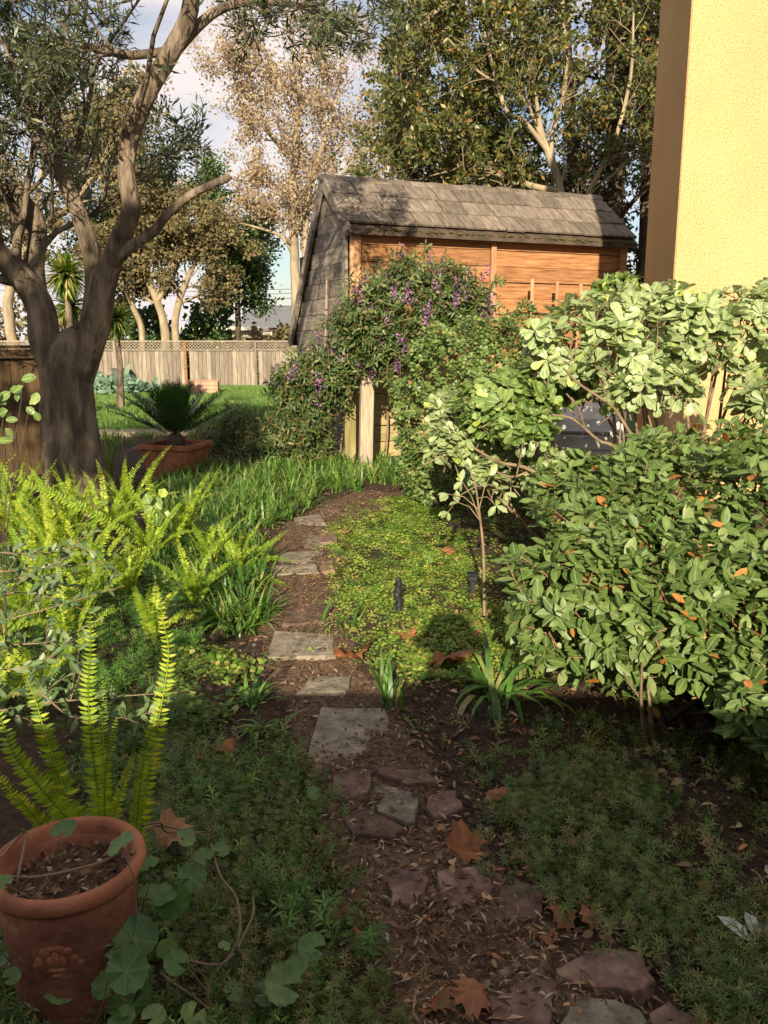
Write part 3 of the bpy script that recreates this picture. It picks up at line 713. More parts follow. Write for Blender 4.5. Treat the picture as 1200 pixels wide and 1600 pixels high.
cy = empty('cycad_plant', cyc+Vector((0,0,.36)), 0, label='dark green cycad with stiff upright feathery fronds in the square planter', cat='plant'); cy.scale = (1.12,1.12,1.08)
b = MB(); b.tube([(0,0,-.02),(0,0,.06),(0,0,.12)], [.09,.10,.05], 10); b.build('crown', M['bark_dark'], cy)
for k in range(40):
    a = 2*math.pi*k*.382; el = R(random.uniform(62,86)) if k%2 else R(random.uniform(26,58))
    Lk = random.uniform(.60,.72) if k%2 else random.uniform(.70,.86); dx, dy = math.cos(a), math.sin(a)
    pts = []
    for t in np.linspace(0,1,5):
        rr = Lk*t*math.cos(el)*(1+.1*t); zz = Lk*t*math.sin(el)*(1-.10*t)+.08
        pts.append((dx*rr, dy*rr, zz))
    nh = (-dx*math.sin(el), -dy*math.sin(el), math.cos(el)+.2)
    me = frond_mesh(pts, .135, 44, nh, .11, .35, 4, fwd=.95, start=.12); link('frond', me, LM['cycad'], cy)

# grill-like grey covered box behind the shrubs
c = P(915, 700, 6.6); gr = empty('covered_grill', (c.x, c.y, 0), R(-18), label='grey covered outdoor grill half hidden behind the shrubs', cat='grill')
b = MB(); b.box((0,0,.36), (.52,.46,.72), bev=.02); b.build('body', M['grillbody'], gr)
prof = [(-.28,.70),(-.29,.80),(-.25,.93),(-.15,1.01),(0,1.04),(.15,1.01),(.25,.93),(.29,.80),(.28,.70)]
b = MB(); n_ = len(prof); V = [(s_*.29*(1-.0*i), a, z) for s_ in (-1,1) for i,(a, z) in enumerate(prof)]
b.add(V, [(i,i+1,n_+i+1,n_+i) for i in range(n_-1)]+[tuple(range(n_)), tuple(range(2*n_-1,n_-1,-1)), (0,n_,2*n_-1,n_-1)]); b.build('hood', M['grillcover'], gr)
b = MB(); b.tube([(-.2,-.33,.83),(.2,-.33,.83)], [.014,.014], 8); [b.box((x,-.31,.83),(.02,.05,.02)) for x in (-.18,.18)]; b.build('handle', M['grillbody'], gr)
b = MB(); b.box((0,-.25,.66), (.54,.05,.07), bev=.006); b.build('front_rail', M['grillcover'], gr)
b = MB(); b.tube([(-.27,-.28,.84),(-.27,-.29,.93),(-.27,-.29,.98)], [.05,.068,.03], 12); b.build('knob', M['whitewash'], gr)
for sx in (-.22,.22):
    for sy in (-.18,.18):
        b = MB(); b.tube([(sx-.012,sy,.055),(sx+.012,sy,.055)], [.05,.05], 12); b.build('wheel', M['plastic'], gr)

# round terracotta pot
RIMZ = .36; pc = G(105, 1337, RIMZ); 
pot = empty('round_pot', (pc.x, pc.y, 0), 0, label='round terracotta pot with worn relief in the near left corner', cat='pot')
def lathe(b, prof, n=40, wob=0):
    V = [(r*math.cos(2*math.pi*k/n), r*math.sin(2*math.pi*k/n), z) for r, z in prof for k in range(n)]
    m_ = len(prof); b.add(V, [(i*n+k, i*n+(k+1)%n, (i+1)*n+(k+1)%n, (i+1)*n+k) for i in range(m_-1) for k in range(n)])
b = MB(); lathe(b, [(.0,0),(.118,0),(.124,.01),(.128,.03),(.136,.10),(.143,.18),(.149,.26),(.153,.322),(.147,.326),(.13,.326),(.128,.26)], 48)
b.build('body', M['terracotta_old_shaded'], pot, smooth=True)
b = MB(); lathe(b, [(.149,.318),(.166,.322),(.1715,.332),(.172,.346),(.168,.357),(.158,.3605),(.149,.357),(.144,.345),(.142,.318)], 48)
b.build('rim', M['terracotta'], pot, smooth=True)
V, Fs = [(0,0,.30)], []
for r in (.05,.1,.139):
    for k in range(24): V.append((r*math.cos(k*math.pi/12), r*math.sin(k*math.pi/12), .297+random.uniform(-.01,.01)))
for k in range(24):
    Fs.append((0,1+k,1+(k+1)%24))
    for l in (0,1): Fs.append((1+l*24+k,1+l*24+24+k,1+l*24+24+(k+1)%24,1+l*24+(k+1)%24))
link('soil', mesh('soil', V, Fs, True), M['mulch'], pot)
rv, rf = [], []                                     # raised garland motif, worn soft lumps
for dx, dz, w_, h_ in ((0,.236,.030,.010),(-.022,.226,.014,.016),(.024,.226,.014,.016),(0,.212,.011,.026),(-.012,.205,.010,.018),(.014,.204,.010,.018),(-.036,.204,.012,.018),(.038,.204,.012,.018),(0,.180,.036,.008),(-.046,.19,.010,.012),(.05,.19,.010,.012),(0,.166,.018,.007)):
    a = -math.pi/2 + dx/.145 + .12; rad = .1365+(dz-.16)*.085; b0 = len(rv)
    for i_ in range(7):
        for k_ in range(10):
            ph = math.pi*i_/6; th = 2*math.pi*k_/10
            u_, v_, n_ = math.sin(ph)*math.cos(th)*w_, math.cos(ph)*h_, math.sin(ph)*math.sin(th)*.007
            aa_ = a+u_/.145; rr_ = rad+n_+v_*.06
            rv.append((rr_*math.cos(aa_), rr_*math.sin(aa_), dz+v_))
    rf += [(b0+i_*10+k_, b0+i_*10+(k_+1)%10, b0+(i_+1)*10+(k_+1)%10, b0+(i_+1)*10+k_) for i_ in range(6) for k_ in range(10)]
rl = link('relief', mesh('relief', rv, rf, True), M['terracotta'], pot); rl['kind'] = 'stuff'  # lighter clay colours in the lit patch on the relief
n_l = 260; aa = rng.uniform(0,2*np.pi,n_l); r_ = .13*np.sqrt(rng.rand(n_l)); dd = rand_dirs(n_l); dd[:,2] *= .3
A = scatter_arr(T_bit(.2), np.stack([r_*np.cos(aa), r_*np.sin(aa), .305+.01*rng.rand(n_l)],-1), dd, rand_dirs(n_l)*.5+[0,0,1], rng.uniform(.012,.035,n_l))
leaves_obj('leaf_litter', A, LM['litter'], pot, kind='stuff')

# black garden stake, low lamp, sapling
b = MB(); c = G(622, 963); k0 = smoothline([(0,0,-.02),(.006,0,.05),(-.008,0,.10),(.004,0,.15),(.0,0,.185),(.0,0,.20)], [.026,.022,.024,.021,.022,.008], 4)
b.tube(k0[0], k0[1]*.85, 12, True, .04); 
for z in (.04,.075,.12,.155): b.tube([(.0,0,z-.006),(.0,0,z+.006)], [.0255,.0255], 12)
o = b.build('hose_pipe', M['plastic'], smooth=False, loc=(c.x, c.y, float(hz(c.x,c.y)))); tag(o, 'stubby black corrugated pipe sticking up out of the bright ground cover', 'pipe')
c = G(738, 930); b = MB(); b.box((0,0,.05), (.03,.03,.10), bev=.003); b.box((0,0,.115), (.055,.055,.035), bev=.006); b.box((0,0,.14), (.07,.07,.012), bev=.004)
o = b.build('garden_light', M['plastic'], loc=(c.x, c.y, float(hz(c.x,c.y)))); tag(o, 'small black square garden light at the foot of the thin sapling', 'garden light')

# ================================================================== VEGETATION
def inpoly(x, y, poly):
    c = np.zeros(len(x), bool); n = len(poly)
    for i in range(n):
        x1, y1 = poly[i]; x2, y2 = poly[(i+1) % n]
        c ^= ((y1 > y) != (y2 > y)) & (x < (x2-x1)*(y-y1)/(y2-y1+1e-12)+x1)
    return c
def sample_poly(pxpoly, n, noise=None):
    w_ = [(G(*p).x, G(*p).y) for p in pxpoly]; a = np.array(w_)
    lo, hi = a.min(0), a.max(0); out = []
    tot = 0
    while tot < n:
        p = rng.uniform(lo, hi, (n*3, 2)); p = p[inpoly(p[:,0], p[:,1], w_)]
        if noise is not None: p = p[noise(p[:,0], p[:,1]) > rng.rand(len(p))]
        out.append(p); tot += len(p)
        if len(p) == 0: break
    return np.concatenate(out)[:n]
def patchy(s, th=.2, seed=0):
    return lambda x, y: np.clip(.5+th+.6*np.sin(x*s+1.3*seed)*np.sin(y*s*.9+seed)+.35*np.sin(x*s*2.3+y*s*1.9+seed), 0, 1)
def path_clear(p, wdt):
    d = np.min(np.hypot(p[:,0,None]-path_pts[None,:,0], p[:,1,None]-path_pts[None,:,1]), 1)
    return p[d > wdt*(1+.35*np.sin(p[:,0]*9+p[:,1]*7))]
up = np.array([0,0,1.])

# ---- litter on the soil
n = 20000; p = np.stack([rng.uniform(-3.2,3.2,n), 1.2+rng.rand(n)**1.5*8.6], -1)
n2 = 16000; i = rng.randint(0, len(path_pts), n2); p2 = path_pts[i]+rng.normal(0,.17,(n2,2))
p = np.concatenate([p, p2]); z = hz(p[:,0], p[:,1])+.006+rng.rand(len(p))**2*.028
d = rand_dirs(len(p)); d[:,2] *= .22; nn = rand_dirs(len(p))*.45+up
q_ = rng.permutation(len(p)); pos = np.c_[p, z][q_]; k = int(len(p)*.72)
A = join_arr([scatter_arr(T_slim(.10,.15), pos[:k], d[:k], nn[:k], .012+.04*rng.rand(k)**2, rng.uniform(.4,1.3,k)),
              scatter_arr(T_leaf(.17,.05,.25,.7), pos[k:], d[k:], nn[k:], .009+.026*rng.rand(len(p)-k)**2, rng.uniform(.5,1.5,len(p)-k))])
o = leaves_obj('leaf_litter', A, LM['litter'], kind='stuff', smooth=False); tag(o, 'brown and tan leaf litter and bark chips strewn over the soil and path', 'leaf litter')
n = 7000; p = np.stack([rng.uniform(.1,3.2,n), rng.uniform(1.3,4.6,n)], -1); pos = np.c_[p, hz(p[:,0],p[:,1])+.006+.015*rng.rand(n)]; d = rand_dirs(n); d[:,2] *= .25
A = scatter_arr(T_leaf(.2,.05,.3,.7), pos, d, rand_dirs(n)*.6+up, .014+.035*rng.rand(n)**2, rng.uniform(.5,1.5,n))
o = leaves_obj('leaf_litter', A, LM['litter'], kind='stuff', smooth=False); tag(o, 'dead leaves on the dark soil under and before the big leafy shrub', 'leaf litter')
# pebbles
mbp = MB()
for i in range(60):
    q = path_pts[rng.randint(0, 60)]+rng.normal(0,.2,2); s_ = random.uniform(.004,.014)
    mbp.box((q[0], q[1], float(hz(*q))+.012), (s_*2,s_*1.5,s_), Matrix.Rotation(random.uniform(0,6),3,'Z')@Matrix.Rotation(.4,3,'X'), s_*.35)
o = mbp.build('pebbles', M['slab']); tag(o, 'tiny pale pebbles and chips scattered along the path', 'pebbles', kind='stuff')

# ---- ground cover
def sprig_template(nwh=3, nl=6, L=1.0, lw=.09, ll=.33):
    parts = []
    st = (np.array([(-.012,0,0),(.012,0,0),(0,0,L)]), np.array([(0,1,2)]), np.array([.5]*3))
    V, Fs, m = [st[0]], [st[1]], [st[2]]; b = 3
    for k in range(nwh):
        zc = L*(.3+.7*k/(nwh-1)); l_ = ll*(1-.35*k/(nwh-1))
        pos = np.tile([[0,0,zc]], (nl,1)); a = np.arange(nl)*2*np.pi/nl+k*.5
        d = np.stack([np.cos(a), np.sin(a), np.full(nl, .35+.25*k/nwh)], -1)
        A = scatter_arr(T_slim(lw, .12), pos, d, np.tile(up, (nl,1)), l_)
        V.append(A[0]); Fs.append(A[1]+b); m.append(A[3]); b += len(A[0])
    return np.concatenate(V), np.concatenate(Fs), np.concatenate(m)
T1 = sprig_template()
def cover(name, poly, n, T, hmin, hmax, mat, label, cat, noise=None, lean=.5, clear=0, spin=True):
    p = sample_poly(poly, n, noise); p = p+rng.normal(0,.055,p.shape)*rng.rand(len(p),1)*1.6
    if clear: p = path_clear(p, clear)
    m_ = len(p); nrm = norm(rand_dirs(m_)*lean+up); d = np.cross(nrm, rand_dirs(m_))
    nv = np.sin(p[:,0]*7+p[:,1]*3)*np.sin(p[:,1]*8-p[:,0]*4+1)+.5*np.sin(p[:,0]*17+p[:,1]*19)
    A = scatter_arr(T, np.c_[p, hz(p[:,0],p[:,1])-.004], d, nrm, rng.uniform(hmin, hmax, m_)*(1+.3*nv*.7), v=np.clip(.5+.3*nv+rng.normal(0,.2,m_), 0, .995))
    o = leaves_obj(name, A, mat, kind='stuff', smooth=False); return tag(o, label, cat)
cover('ground_cover', [(180,1120),(330,1110),(455,1165),(510,1290),(490,1400),(560,1500),(610,1600),(640,1720),(-200,1720),(60,1400),(150,1250)], 5200, T1, .03, .085, LM['feather'],
    'dark feathery ground cover left of the path beside the round pot', 'ground cover', patchy(5,.16,1), .6)
cover('ground_cover', [(790,1240),(880,1190),(1010,1230),(1060,1350),(1210,1400),(1400,1500),(1400,1720),(1120,1720),(1100,1600),(1020,1480),(880,1420),(820,1340)], 4200, T1, .03, .09, LM['feather'],
    'dark feathery ground cover right of the path in front of the leafy shrub', 'ground cover', patchy(5,.18,5), .6)
T1b = sprig_template(4, 4, 1.0, .13, .42)
cover('ground_cover', [(150,1100),(455,1150),(520,1290),(500,1400),(590,1520),(640,1720),(-200,1720),(60,1400)], 1300, T1b, .03, .10, LM['strap'],
    'coarser sprigs mixed into the dark ground cover left of the path', 'ground cover', patchy(9,.1,3), .8)
cover('ground_cover', [(700,1120),(1250,1150),(1400,1720),(1120,1720),(1020,1480),(850,1400),(760,1250)], 800, T1b, .03, .09, LM['feather'],
    'scattered coarse sprigs over the shaded soil below the leafy shrub', 'ground cover', patchy(7,.05,4), .8)
def clover_template():
    V, Fs, m = [], [], []; b = 0
    for k in range(5):
        a = k*2*math.pi/5; c = np.array([[math.cos(a)*.35, math.sin(a)*.35, .5+.25*math.sin(k*2.3)]])
        A = scatter_arr(T_leaf(.38,.05,.1,.75), c, np.array([[math.cos(a), math.sin(a), .1]]), np.array([[0.1*math.cos(a*2),.1*math.sin(a*3),1]]), .55)
        V.append(A[0]); Fs.append(A[1]+b); m.append(A[3]); b += len(A[0])
    return np.concatenate(V), np.concatenate(Fs), np.concatenate(m)
T2 = clover_template()
cover('ground_cover', [(530,795),(620,778),(700,800),(725,860),(770,930),(820,1000),(850,1075),(650,1065),(565,1020),(515,965),(520,915),(500,880)], 8500, T2, .016, .040, LM['clover'],
    'bright sunlit clover-like ground cover in the middle right of the path', 'ground cover', patchy(4.2,.22,2), .5)
cover('ground_cover', [(620,778),(800,790),(860,1090),(660,1080),(560,1020)], 900, T2, .025, .05, LM['clover'],
    'sparse small seedlings between the bright ground cover and the shrubs', 'ground cover', None, .5)
cover('ground_cover', [(270,1010),(380,1020),(400,1080),(340,1140),(250,1110)], 420, T2, .03, .06, LM['clover'],
    'loose patch of small round-leaved seedlings under the ferns', 'ground cover', patchy(6,.2,2), .5)

# ---- strap-leaved plants
def blades(p, z0, hmin, hmax, bend=(.3,1.1), wd=.028, spread=.75, ncl=1):
    m_ = len(p); a = rng.uniform(0, 2*np.pi, m_)
    d = norm(np.stack([np.cos(a)*spread, np.sin(a)*spread, np.ones(m_)], -1)*np.stack([rng.rand(m_)]*2+[np.ones(m_)], -1)+[0,0,.1])
    nh = np.stack([-np.cos(a), -np.sin(a), .4*np.ones(m_)], -1)
    arrs = []; bs = np.linspace(bend[0], bend[1], 4); g = rng.randint(0, 4, m_); sc = rng.uniform(hmin, hmax, m_)
    pos = np.c_[p, z0]
    for k in range(4):
        q = g == k
        if q.any(): arrs.append(scatter_arr(T_blade(wd, bs[k]), pos[q], d[q], nh[q], sc[q]))
    return join_arr(arrs)
def strap_band(poly, nclump, per, h, label, r=.05, wd=.028, noise=None, mat='strap', clear=0, bend=(.3,1.2), name='strap_grass', cat='grass'):
    c = sample_poly(poly, nclump, noise)
    if clear: c = path_clear(c, clear)
    p = np.repeat(c, per, 0)+rng.normal(0, r*.5, (len(c)*per, 2))
    A = blades(p, hz(p[:,0],p[:,1])-.01, h[0], h[1], bend, wd)
    A = (A[0], A[1], np.clip(A[2]*.55+.25+.3*np.sin(A[0][:,0]*6+A[0][:,1]*5)*np.sin(A[0][:,1]*9), 0, .99), A[3])
    o = leaves_obj(name, A, LM[mat], kind='stuff'); return tag(o, label, cat)
strap_band([(230,765),(330,738),(600,722),(625,745),(615,762),(560,772),(500,784),(440,815),(415,850),(330,870),(260,850)], 400, 20, (.12,.30), 'lush green strap-leaved border grass curving along the far bend of the path', clear=.22)
strap_band([(240,850),(350,850),(410,870),(420,940),(415,985),(360,1000),(300,930),(240,930)], 110, 18, (.16,.3), 'green strap-leaved grass under the ferns on the left edge of the path', clear=.2)
strap_band([(600,722),(660,728),(660,760),(620,756)], 30, 14, (.15,.3), 'green strap leaves at the foot of the wooden posts', wd=.03)
def tuft(x, y, n_, h, label, r=.03, wd=.03, bend=(.2,1.0), spread=.75, group=None):
    c = G(x, y); e = empty('grass_tuft', (c.x, c.y, float(hz(c.x,c.y))), 0, label=label, cat='grass tuft', group=group)
    p = rng.normal(0, r, (n_,2)); A = blades(p, np.zeros(n_)-.005, h[0], h[1], bend, wd, spread)
    o = leaves_obj('blades', A, LM['strap'], e); o['kind'] = 'stuff'
    return e
g1 = 'strap-leaved tufts along the path'
tuft(606,1098,24,(.14,.27),'upright grass tuft beside the path just below the large orange leaf',.028,.03,(.1,.5),.4,g1)
tuft(775,1095,34,(.25,.42),'big drooping strap-leaved tuft at the shadow edge near the middle right',.04,.03,(.9,1.5),1.3,g1)
tuft(830,1070,16,(.12,.3),'thin upright tuft in the bright cover right of the shadow head',.05,.026,(.1,.5),.4,g1)
tuft(396,1098,18,(.12,.22),'small strap tuft on bare soil left of the pale slab',.03,.04,(.6,1.2),1.1,g1)
tuft(415,1145,16,(.12,.24),'low flat strap tuft in shade below the small one',.03,.036,(.9,1.4),1.5,g1)
tuft(385,965,70,(.18,.30),'large sunlit strap-leaved clump left of the pale slab',.07,.032,(.6,1.4),1.1,g1)
tuft(648,1140,8,(.06,.12),'tiny grass tuft between two dark slabs and the drooping tuft',.02,.04,(.3,1),.9,g1)
tuft(672,880,10,(.10,.16),'single upright tuft in the middle of the bright ground cover',.02,.04,(.1,.5),.4,g1)
tuft(530,985,14,(.12,.22),'loose grassy tuft on the right rim of the pale slab',.05,.03,(.5,1.3),1.3,g1)
tuft(170,760,14,(.5,.75),'tall thin dark blades standing beside the tree trunk',.03,.016,(.05,.3),.2,g1)
# lawn blades
n = 60000; p = np.stack([rng.uniform(-9,3,n), 14.3+14.5*rng.rand(n)], -1)
A = scatter_arr(T_slim(.09,.3), np.c_[p, .03+0*p[:,0]], rand_dirs(n)*.5+up, rand_dirs(n)+[0,-1,0], rng.uniform(.04,.10,n), v=np.clip(.5+.3*np.sin(p[:,0]*2)*np.sin(p[:,1]*1.3)+rng.normal(0,.2,n),0,.99))
o = leaves_obj('lawn_grass', A, LM['grass'], kind='stuff'); tag(o, 'short green grass of the lawn, brightest near the far fence', 'grass')
strap_band([(150,640),(470,640),(480,700),(120,700)], 420, 8, (.12,.3), 'rough dark grass and weeds between the lawn and the cycad planter', wd=.03, mat='grass')

# ---- fallen leaves
LMs = []
for k in range(3):
    T = T_maple(); V = T[0].copy(); V[:,2] += .10*np.sin(V[:,0]*(5+k)+k)+.10*np.cos(V[:,1]*(6-k)+k*2); V[:,1] -= .35
    me = mesh('fallen_leaf', V, T[1], True, {'v': np.full(len(V), [.1,.35,.8][k]), 'm': T[2]}); me.materials.append(LM['maple']); LMs.append(me)
fl = [(548,1030,70,'big curled orange maple leaf just right of the pale slab'),(699,1042,56,'orange maple leaf lying inside the rounded shadow'),
 (720,1038,46,'smaller orange leaf overlapping the shadowed one on its right'),(638,1002,34,'small orange leaf left of the rounded shadow'),
 (736,1002,30,'narrow orange leaf at the right flank of the rounded shadow'),(352,1176,38,'orange brown leaf on the dark ground cover, upper right one of a pair'),
 (314,1196,30,'paler tan leaf, lower left one of the pair on the ground cover'),(726,1328,68,'large tan maple leaf in shade to the right of the brick stones'),
 (771,1240,36,'flat orange leaf on dark soil under the drooping tuft'),(530,1432,40,'dull brown leaf near the left edge of the near path'),
 (268,1358,62,'big reddish leaf leaning against the round pot'),(738,1576,66,'dark red maple leaf on the near paving, upper one'),
 (682,1596,52,'red leaf at the bottom edge left of the near paving'),(884,1436,40,'reddish leaf touching the right ground cover, left of two'),
 (924,1442,44,'brown leaf beside the reddish one at the right ground cover'),(860,1472,26,'small upright orange leaf above the near paving'),
 (1176,1592,36,'orange leaf in the bottom right corner'),(678,882,28,'little orange leaf in the clover patch'),(541,834,22,'tiny orange leaf near the far brick of the path'),
 (372,975,26,'orange leaf resting on the sunlit strap clump'),(706,866,30,'red brown leaf under the sapling in sun'),(812,1345,36,'pale red leaf at the edge of the right ground cover'),
 (566,1476,30,'dark brown curled leaf on the mulch of the near path'),(690,1290,18,'yellowish slip of leaf beside the grey brick'),(236,958,24,'orange leaf caught under the left ferns'),
 (240,985,22,'rust coloured leaf just below the one under the ferns'),(942,1222,24,'pale oval leaf on dark soil below the leafy shrub'),(1100,1392,28,'tan leaf on bare soil right of the ground cover')]
for k, (x, y, wpx, lab) in enumerate(fl):
    c = G(x, y); dist = (c-EYE).length; s_ = wpx/F*dist/1.05
    o = link('fallen_leaf', LMs[k%3], None, None, (c.x, c.y, float(hz(c.x,c.y))+.022+s_*.06+(.05 if 'against' in lab or 'strap clump' in lab else 0)), (random.uniform(-.3,.5), random.uniform(-.3,.3), random.uniform(0,6)))
    o.scale = (s_*.95, s_*1.0, s_); tag(o, lab, 'leaf', 'fallen maple leaves')

# ---- ferns
def explicit_frond(e, pts, W, pairs=44, nh=(.1,-1,.35), v0=None):
    loc = np.array(e.location); me = frond_mesh([np.array(p)-loc for p in pts], W, int(pairs*1.3), nh, .36, .12, 3.2, v0)
    return link('frond', me, LM['fern'], e)
def fern(x, y, n_, L, label, group=None, W=.032, z=0, az=None, fronds=None, bend=(.2,.95), name='fern'):
    c = G(x, y, z); e = empty(name, (c.x, c.y, z), 0, label=label, cat='fern', group=group)
    for k in range(n_):
        a = (2*math.pi*k*.382+random.uniform(-.3,.3)) if az is None else R(random.uniform(*az))
        Lk = random.uniform(L*.65, L*1.1); b0 = random.uniform(*bend); dx, dy = math.cos(a), math.sin(a)
        pts = [(0,0,0)]; th = R(85)-b0*.35; q = np.zeros(2)
        for s_ in range(5):
            q = q+np.array([math.cos(th), math.sin(th)])*Lk/5; th -= b0*random.uniform(.2,.42)
            pts.append((dx*q[0]+random.uniform(-.01,.01), dy*q[0], q[1]))
        nh = (-dx*.8+random.uniform(-.3,.3), -dy*.8-.5, .6)
        me = frond_mesh(pts, W*random.uniform(.8,1.15), int(62*Lk/.6), nh, .34, .12, 3.2); link('frond', me, LM['fern'], e)
    return e
gF = 'sword ferns in the left bank'
f0 = empty('fern', (pc.x-.0, pc.y+.26, .02), 0, label='tall upright yellow-green sword fern rising right behind the round pot', cat='fern')
B0 = Vector((pc.x, pc.y+.26, .05))
for tip, mid, Y, W in (((246,918),(262,1040),2.05,.030),((140,948),(138,1100),2.0,.032),((36,1045),(75,1160),1.92,.036),((158,1052),(160,1130),2.05,.020),
                    ((182,1120),(165,1200),1.9,.022),((242,1105),(225,1180),1.98,.022),((-20,1085),(30,1190),1.85,.036),((4,1240),(40,1260),1.85,.02),((210,1168),(190,1230),2.0,.018),((-30,1180),(20,1240),1.85,.028)):
    m_ = P(*mid, Y); t_ = P(*tip, Y); b0 = B0+Vector((random.uniform(-.05,.07),0,0))
    pts = [b0, b0.lerp(m_, .5)+Vector((0,.0,.01)), m_, m_.lerp(t_, .55)+Vector((.004,.0,.0)), t_]
    explicit_frond(f0, [tuple(q) for q in pts], W, 46, nh=(random.uniform(-.2,.2),-1,.3), v0=random.uniform(.45,.95))
fern(40,1000,13,.55,'leftmost fern filling the bank at the left picture edge', gF)
fern(-60,900,14,.65,'broad fern cut by the left picture edge, below the fence', gF)
fern(90,900,15,.62,'dense fern in the middle of the left bank', gF)
fern(20,850,14,.7,'tall fern at the left just under the dark fence', gF)
fern(170,850,14,.66,'fern right in front of the tree trunk base', gF)
fern(235,890,13,.6,'fern between the trunk and the strap-leaved grass', gF)
fern(120,830,13,.62,'fern behind the others at the left foot of the trunk', gF)
fern(290,860,9,.66,'open fern with arching fronds before the square planter', gF, bend=(.3,.8))
fern(240,1010,8,.42,'small low fern lit at the rim of the shaded soil', gF)
fern(305,955,9,.42,'small fern leaning toward the path', gF)
fern(30,820,14,.7,'fern behind the leftmost ones, tips against the dark boards', gF)
fern(200,830,12,.66,'fern tucked between the trunk and the hooked fronds', gF)
fern(70,880,14,.64,'fern in the left bank below the rose-like sprig', gF)
fern(130,900,13,.6,'middle fern in the left bank nearest the shade line', gF)
fern(60,1110,12,.5,'low fern between the potted looking fronds and the left edge', gF)
fern(-20,1150,11,.5,'lowest fern of the bank, at the left edge behind the pot', gF)
fern(130,985,12,.55,'fern filling the bank behind the tallest frond', gF)
fern(-20,1060,12,.5,'low fern at the left edge behind the silvery twigs', gF)
fern(110,1040,11,.5,'fern just behind the tall potted looking fronds', gF)
fern(60,950,13,.6,'bright fern second from the left edge, mid height', gF)
fern(150,940,13,.58,'bright fern right of the middle of the bank', gF)
fern(200,940,11,.52,'fern above the rust coloured leaf', gF)
fern(-30,830,13,.7,'fern at the left edge against the dark fence boards', gF)
fern(100,860,13,.68,'fern in front of the trunk, left of its centre', gF)
fern(330,900,8,.5,'fern in the strap-leaved grass before the path bend', gF)
cover('ground_cover', [(-100,880),(240,870),(330,960),(300,1080),(160,1120),(-150,1120)], 2600, T1, .05, .13, LM['strap'], 'low green undergrowth between the ferns of the left bank', 'ground cover', None, .6)
e = fern(372,905,7,.42,'fern whose yellow fronds stretch out over the path', gF)
B1 = np.array(e.location)
for tip, mid, Y in (((462,878),(425,872),5.1),((458,920),(425,905),4.9),((452,828),(420,850),5.3),((375,798),(345,820),5.3),((405,850),(385,865),5.1)):
    m_ = P(*mid, Y); t_ = P(*tip, Y); b_ = Vector(B1)
    explicit_frond(e, [tuple(b_), tuple(b_.lerp(m_,.5)+Vector((0,0,.03))), tuple(m_), tuple(t_)], .034, 30, nh=(0,-.6,1), v0=.93)
e = fern(262,872,6,.45,'fern with two tall hooked yellow fronds in front of the terracotta planter', gF); B1 = Vector(e.location)
for tip, mid, Y in (((268,695),(232,745),5.6),((236,704),(200,755),5.6),((330,738),(305,775),5.6),((200,790),(180,800),5.4),((90,715),(70,760),5.5),((28,700),(14,740),5.5)):
    m_ = P(*mid, Y); t_ = P(*tip, Y)
    explicit_frond(e if tip[0] > 150 else e, [tuple(B1), tuple(B1.lerp(m_,.6)+Vector((0,0,.02))), tuple(m_), tuple(m_.lerp(t_,.6)+Vector((.01,0,.03))), tuple(t_)], .036, 40, nh=(0,-1,.5), v0=.85)

# ---- olive sprigs reaching in from the left
sv = empty('silver_shrub', (-1.35, 2.35, 0), 0, label='silvery small-leaved shrub twigs reaching in from the left edge', cat='shrub')
lines, LP, LD, LN, LS = [], [], [], [], []
tw = [((-60,985),(60,960),(195,915),2.5),((-60,1120),(110,1100),(300,1080),2.15),((-60,1010),(60,1010),(140,995),2.4),((-80,1040),(30,1050),(95,1020),2.3),
      ((-50,930),(50,905),(110,930),2.6),((-40,860),(60,870),(130,850),2.8),((-60,1060),(20,1090),(80,1080),2.2),((-60,950),(40,930),(150,960),2.5),((60,1080),(130,1130),(260,1110),2.1),
      ((-60,900),(80,890),(180,880),2.9)]
for a, b_, c, Y in tw:
    A0, B_, C_ = P(*a, Y*.98), P(*b_, Y), P(*c, Y*1.02)
    l, r_ = smoothline([A0, B_+Vector((0,0,.01)), C_], [.0032,.0024,.001], 10); lines.append((l-np.array(sv.location), r_))
    for i in range(3, len(l)-1):
        for s_ in (-1,1):
            if rng.rand() < .6:
                t = norm((l[i+1]-l[i])[None])[0]; sd = rand_dirs(1)[0]
                LP.append(l[i]+rng.normal(0,.004,3)); LD.append(norm((t*.7+sd*.8+up*.3)[None])[0]); LN.append(rand_dirs(1)[0]*.7+up-np.array([0,.5,0])); LS.append(rng.uniform(.03,.052))
    for q in range(3):                 # side shoots
        i = rng.randint(4, len(l)-2); s0 = l[i]; dd = norm((l[i+1]-l[i])[None])[0]*.6+rand_dirs(1)[0]*.6+up*.3; dd = norm(dd[None])[0]; Ls = rng.uniform(.06,.16)
        lines.append((np.array([s0, s0+dd*Ls*.5, s0+dd*Ls])-np.array(sv.location), np.array([.002,.0016,.001])))
        for j in range(10):
            LP.append(s0+dd*Ls*(j/9)); LD.append(norm((dd*.7+rand_dirs(1)[0]*.8)[None])[0]); LN.append(rand_dirs(1)[0]*.7+up-np.array([0,.5,0])); LS.append(rng.uniform(.026,.045))
wood_obj('twigs', lines, M['twig'], sv, 5)
leaf_parts('leaf', T_leaf(.2,.05,.1,.6), np.array(LP), np.array(LD), np.array(LN), np.array(LS), LM['silver'], sv, 160, 7, 'foliage', 10)

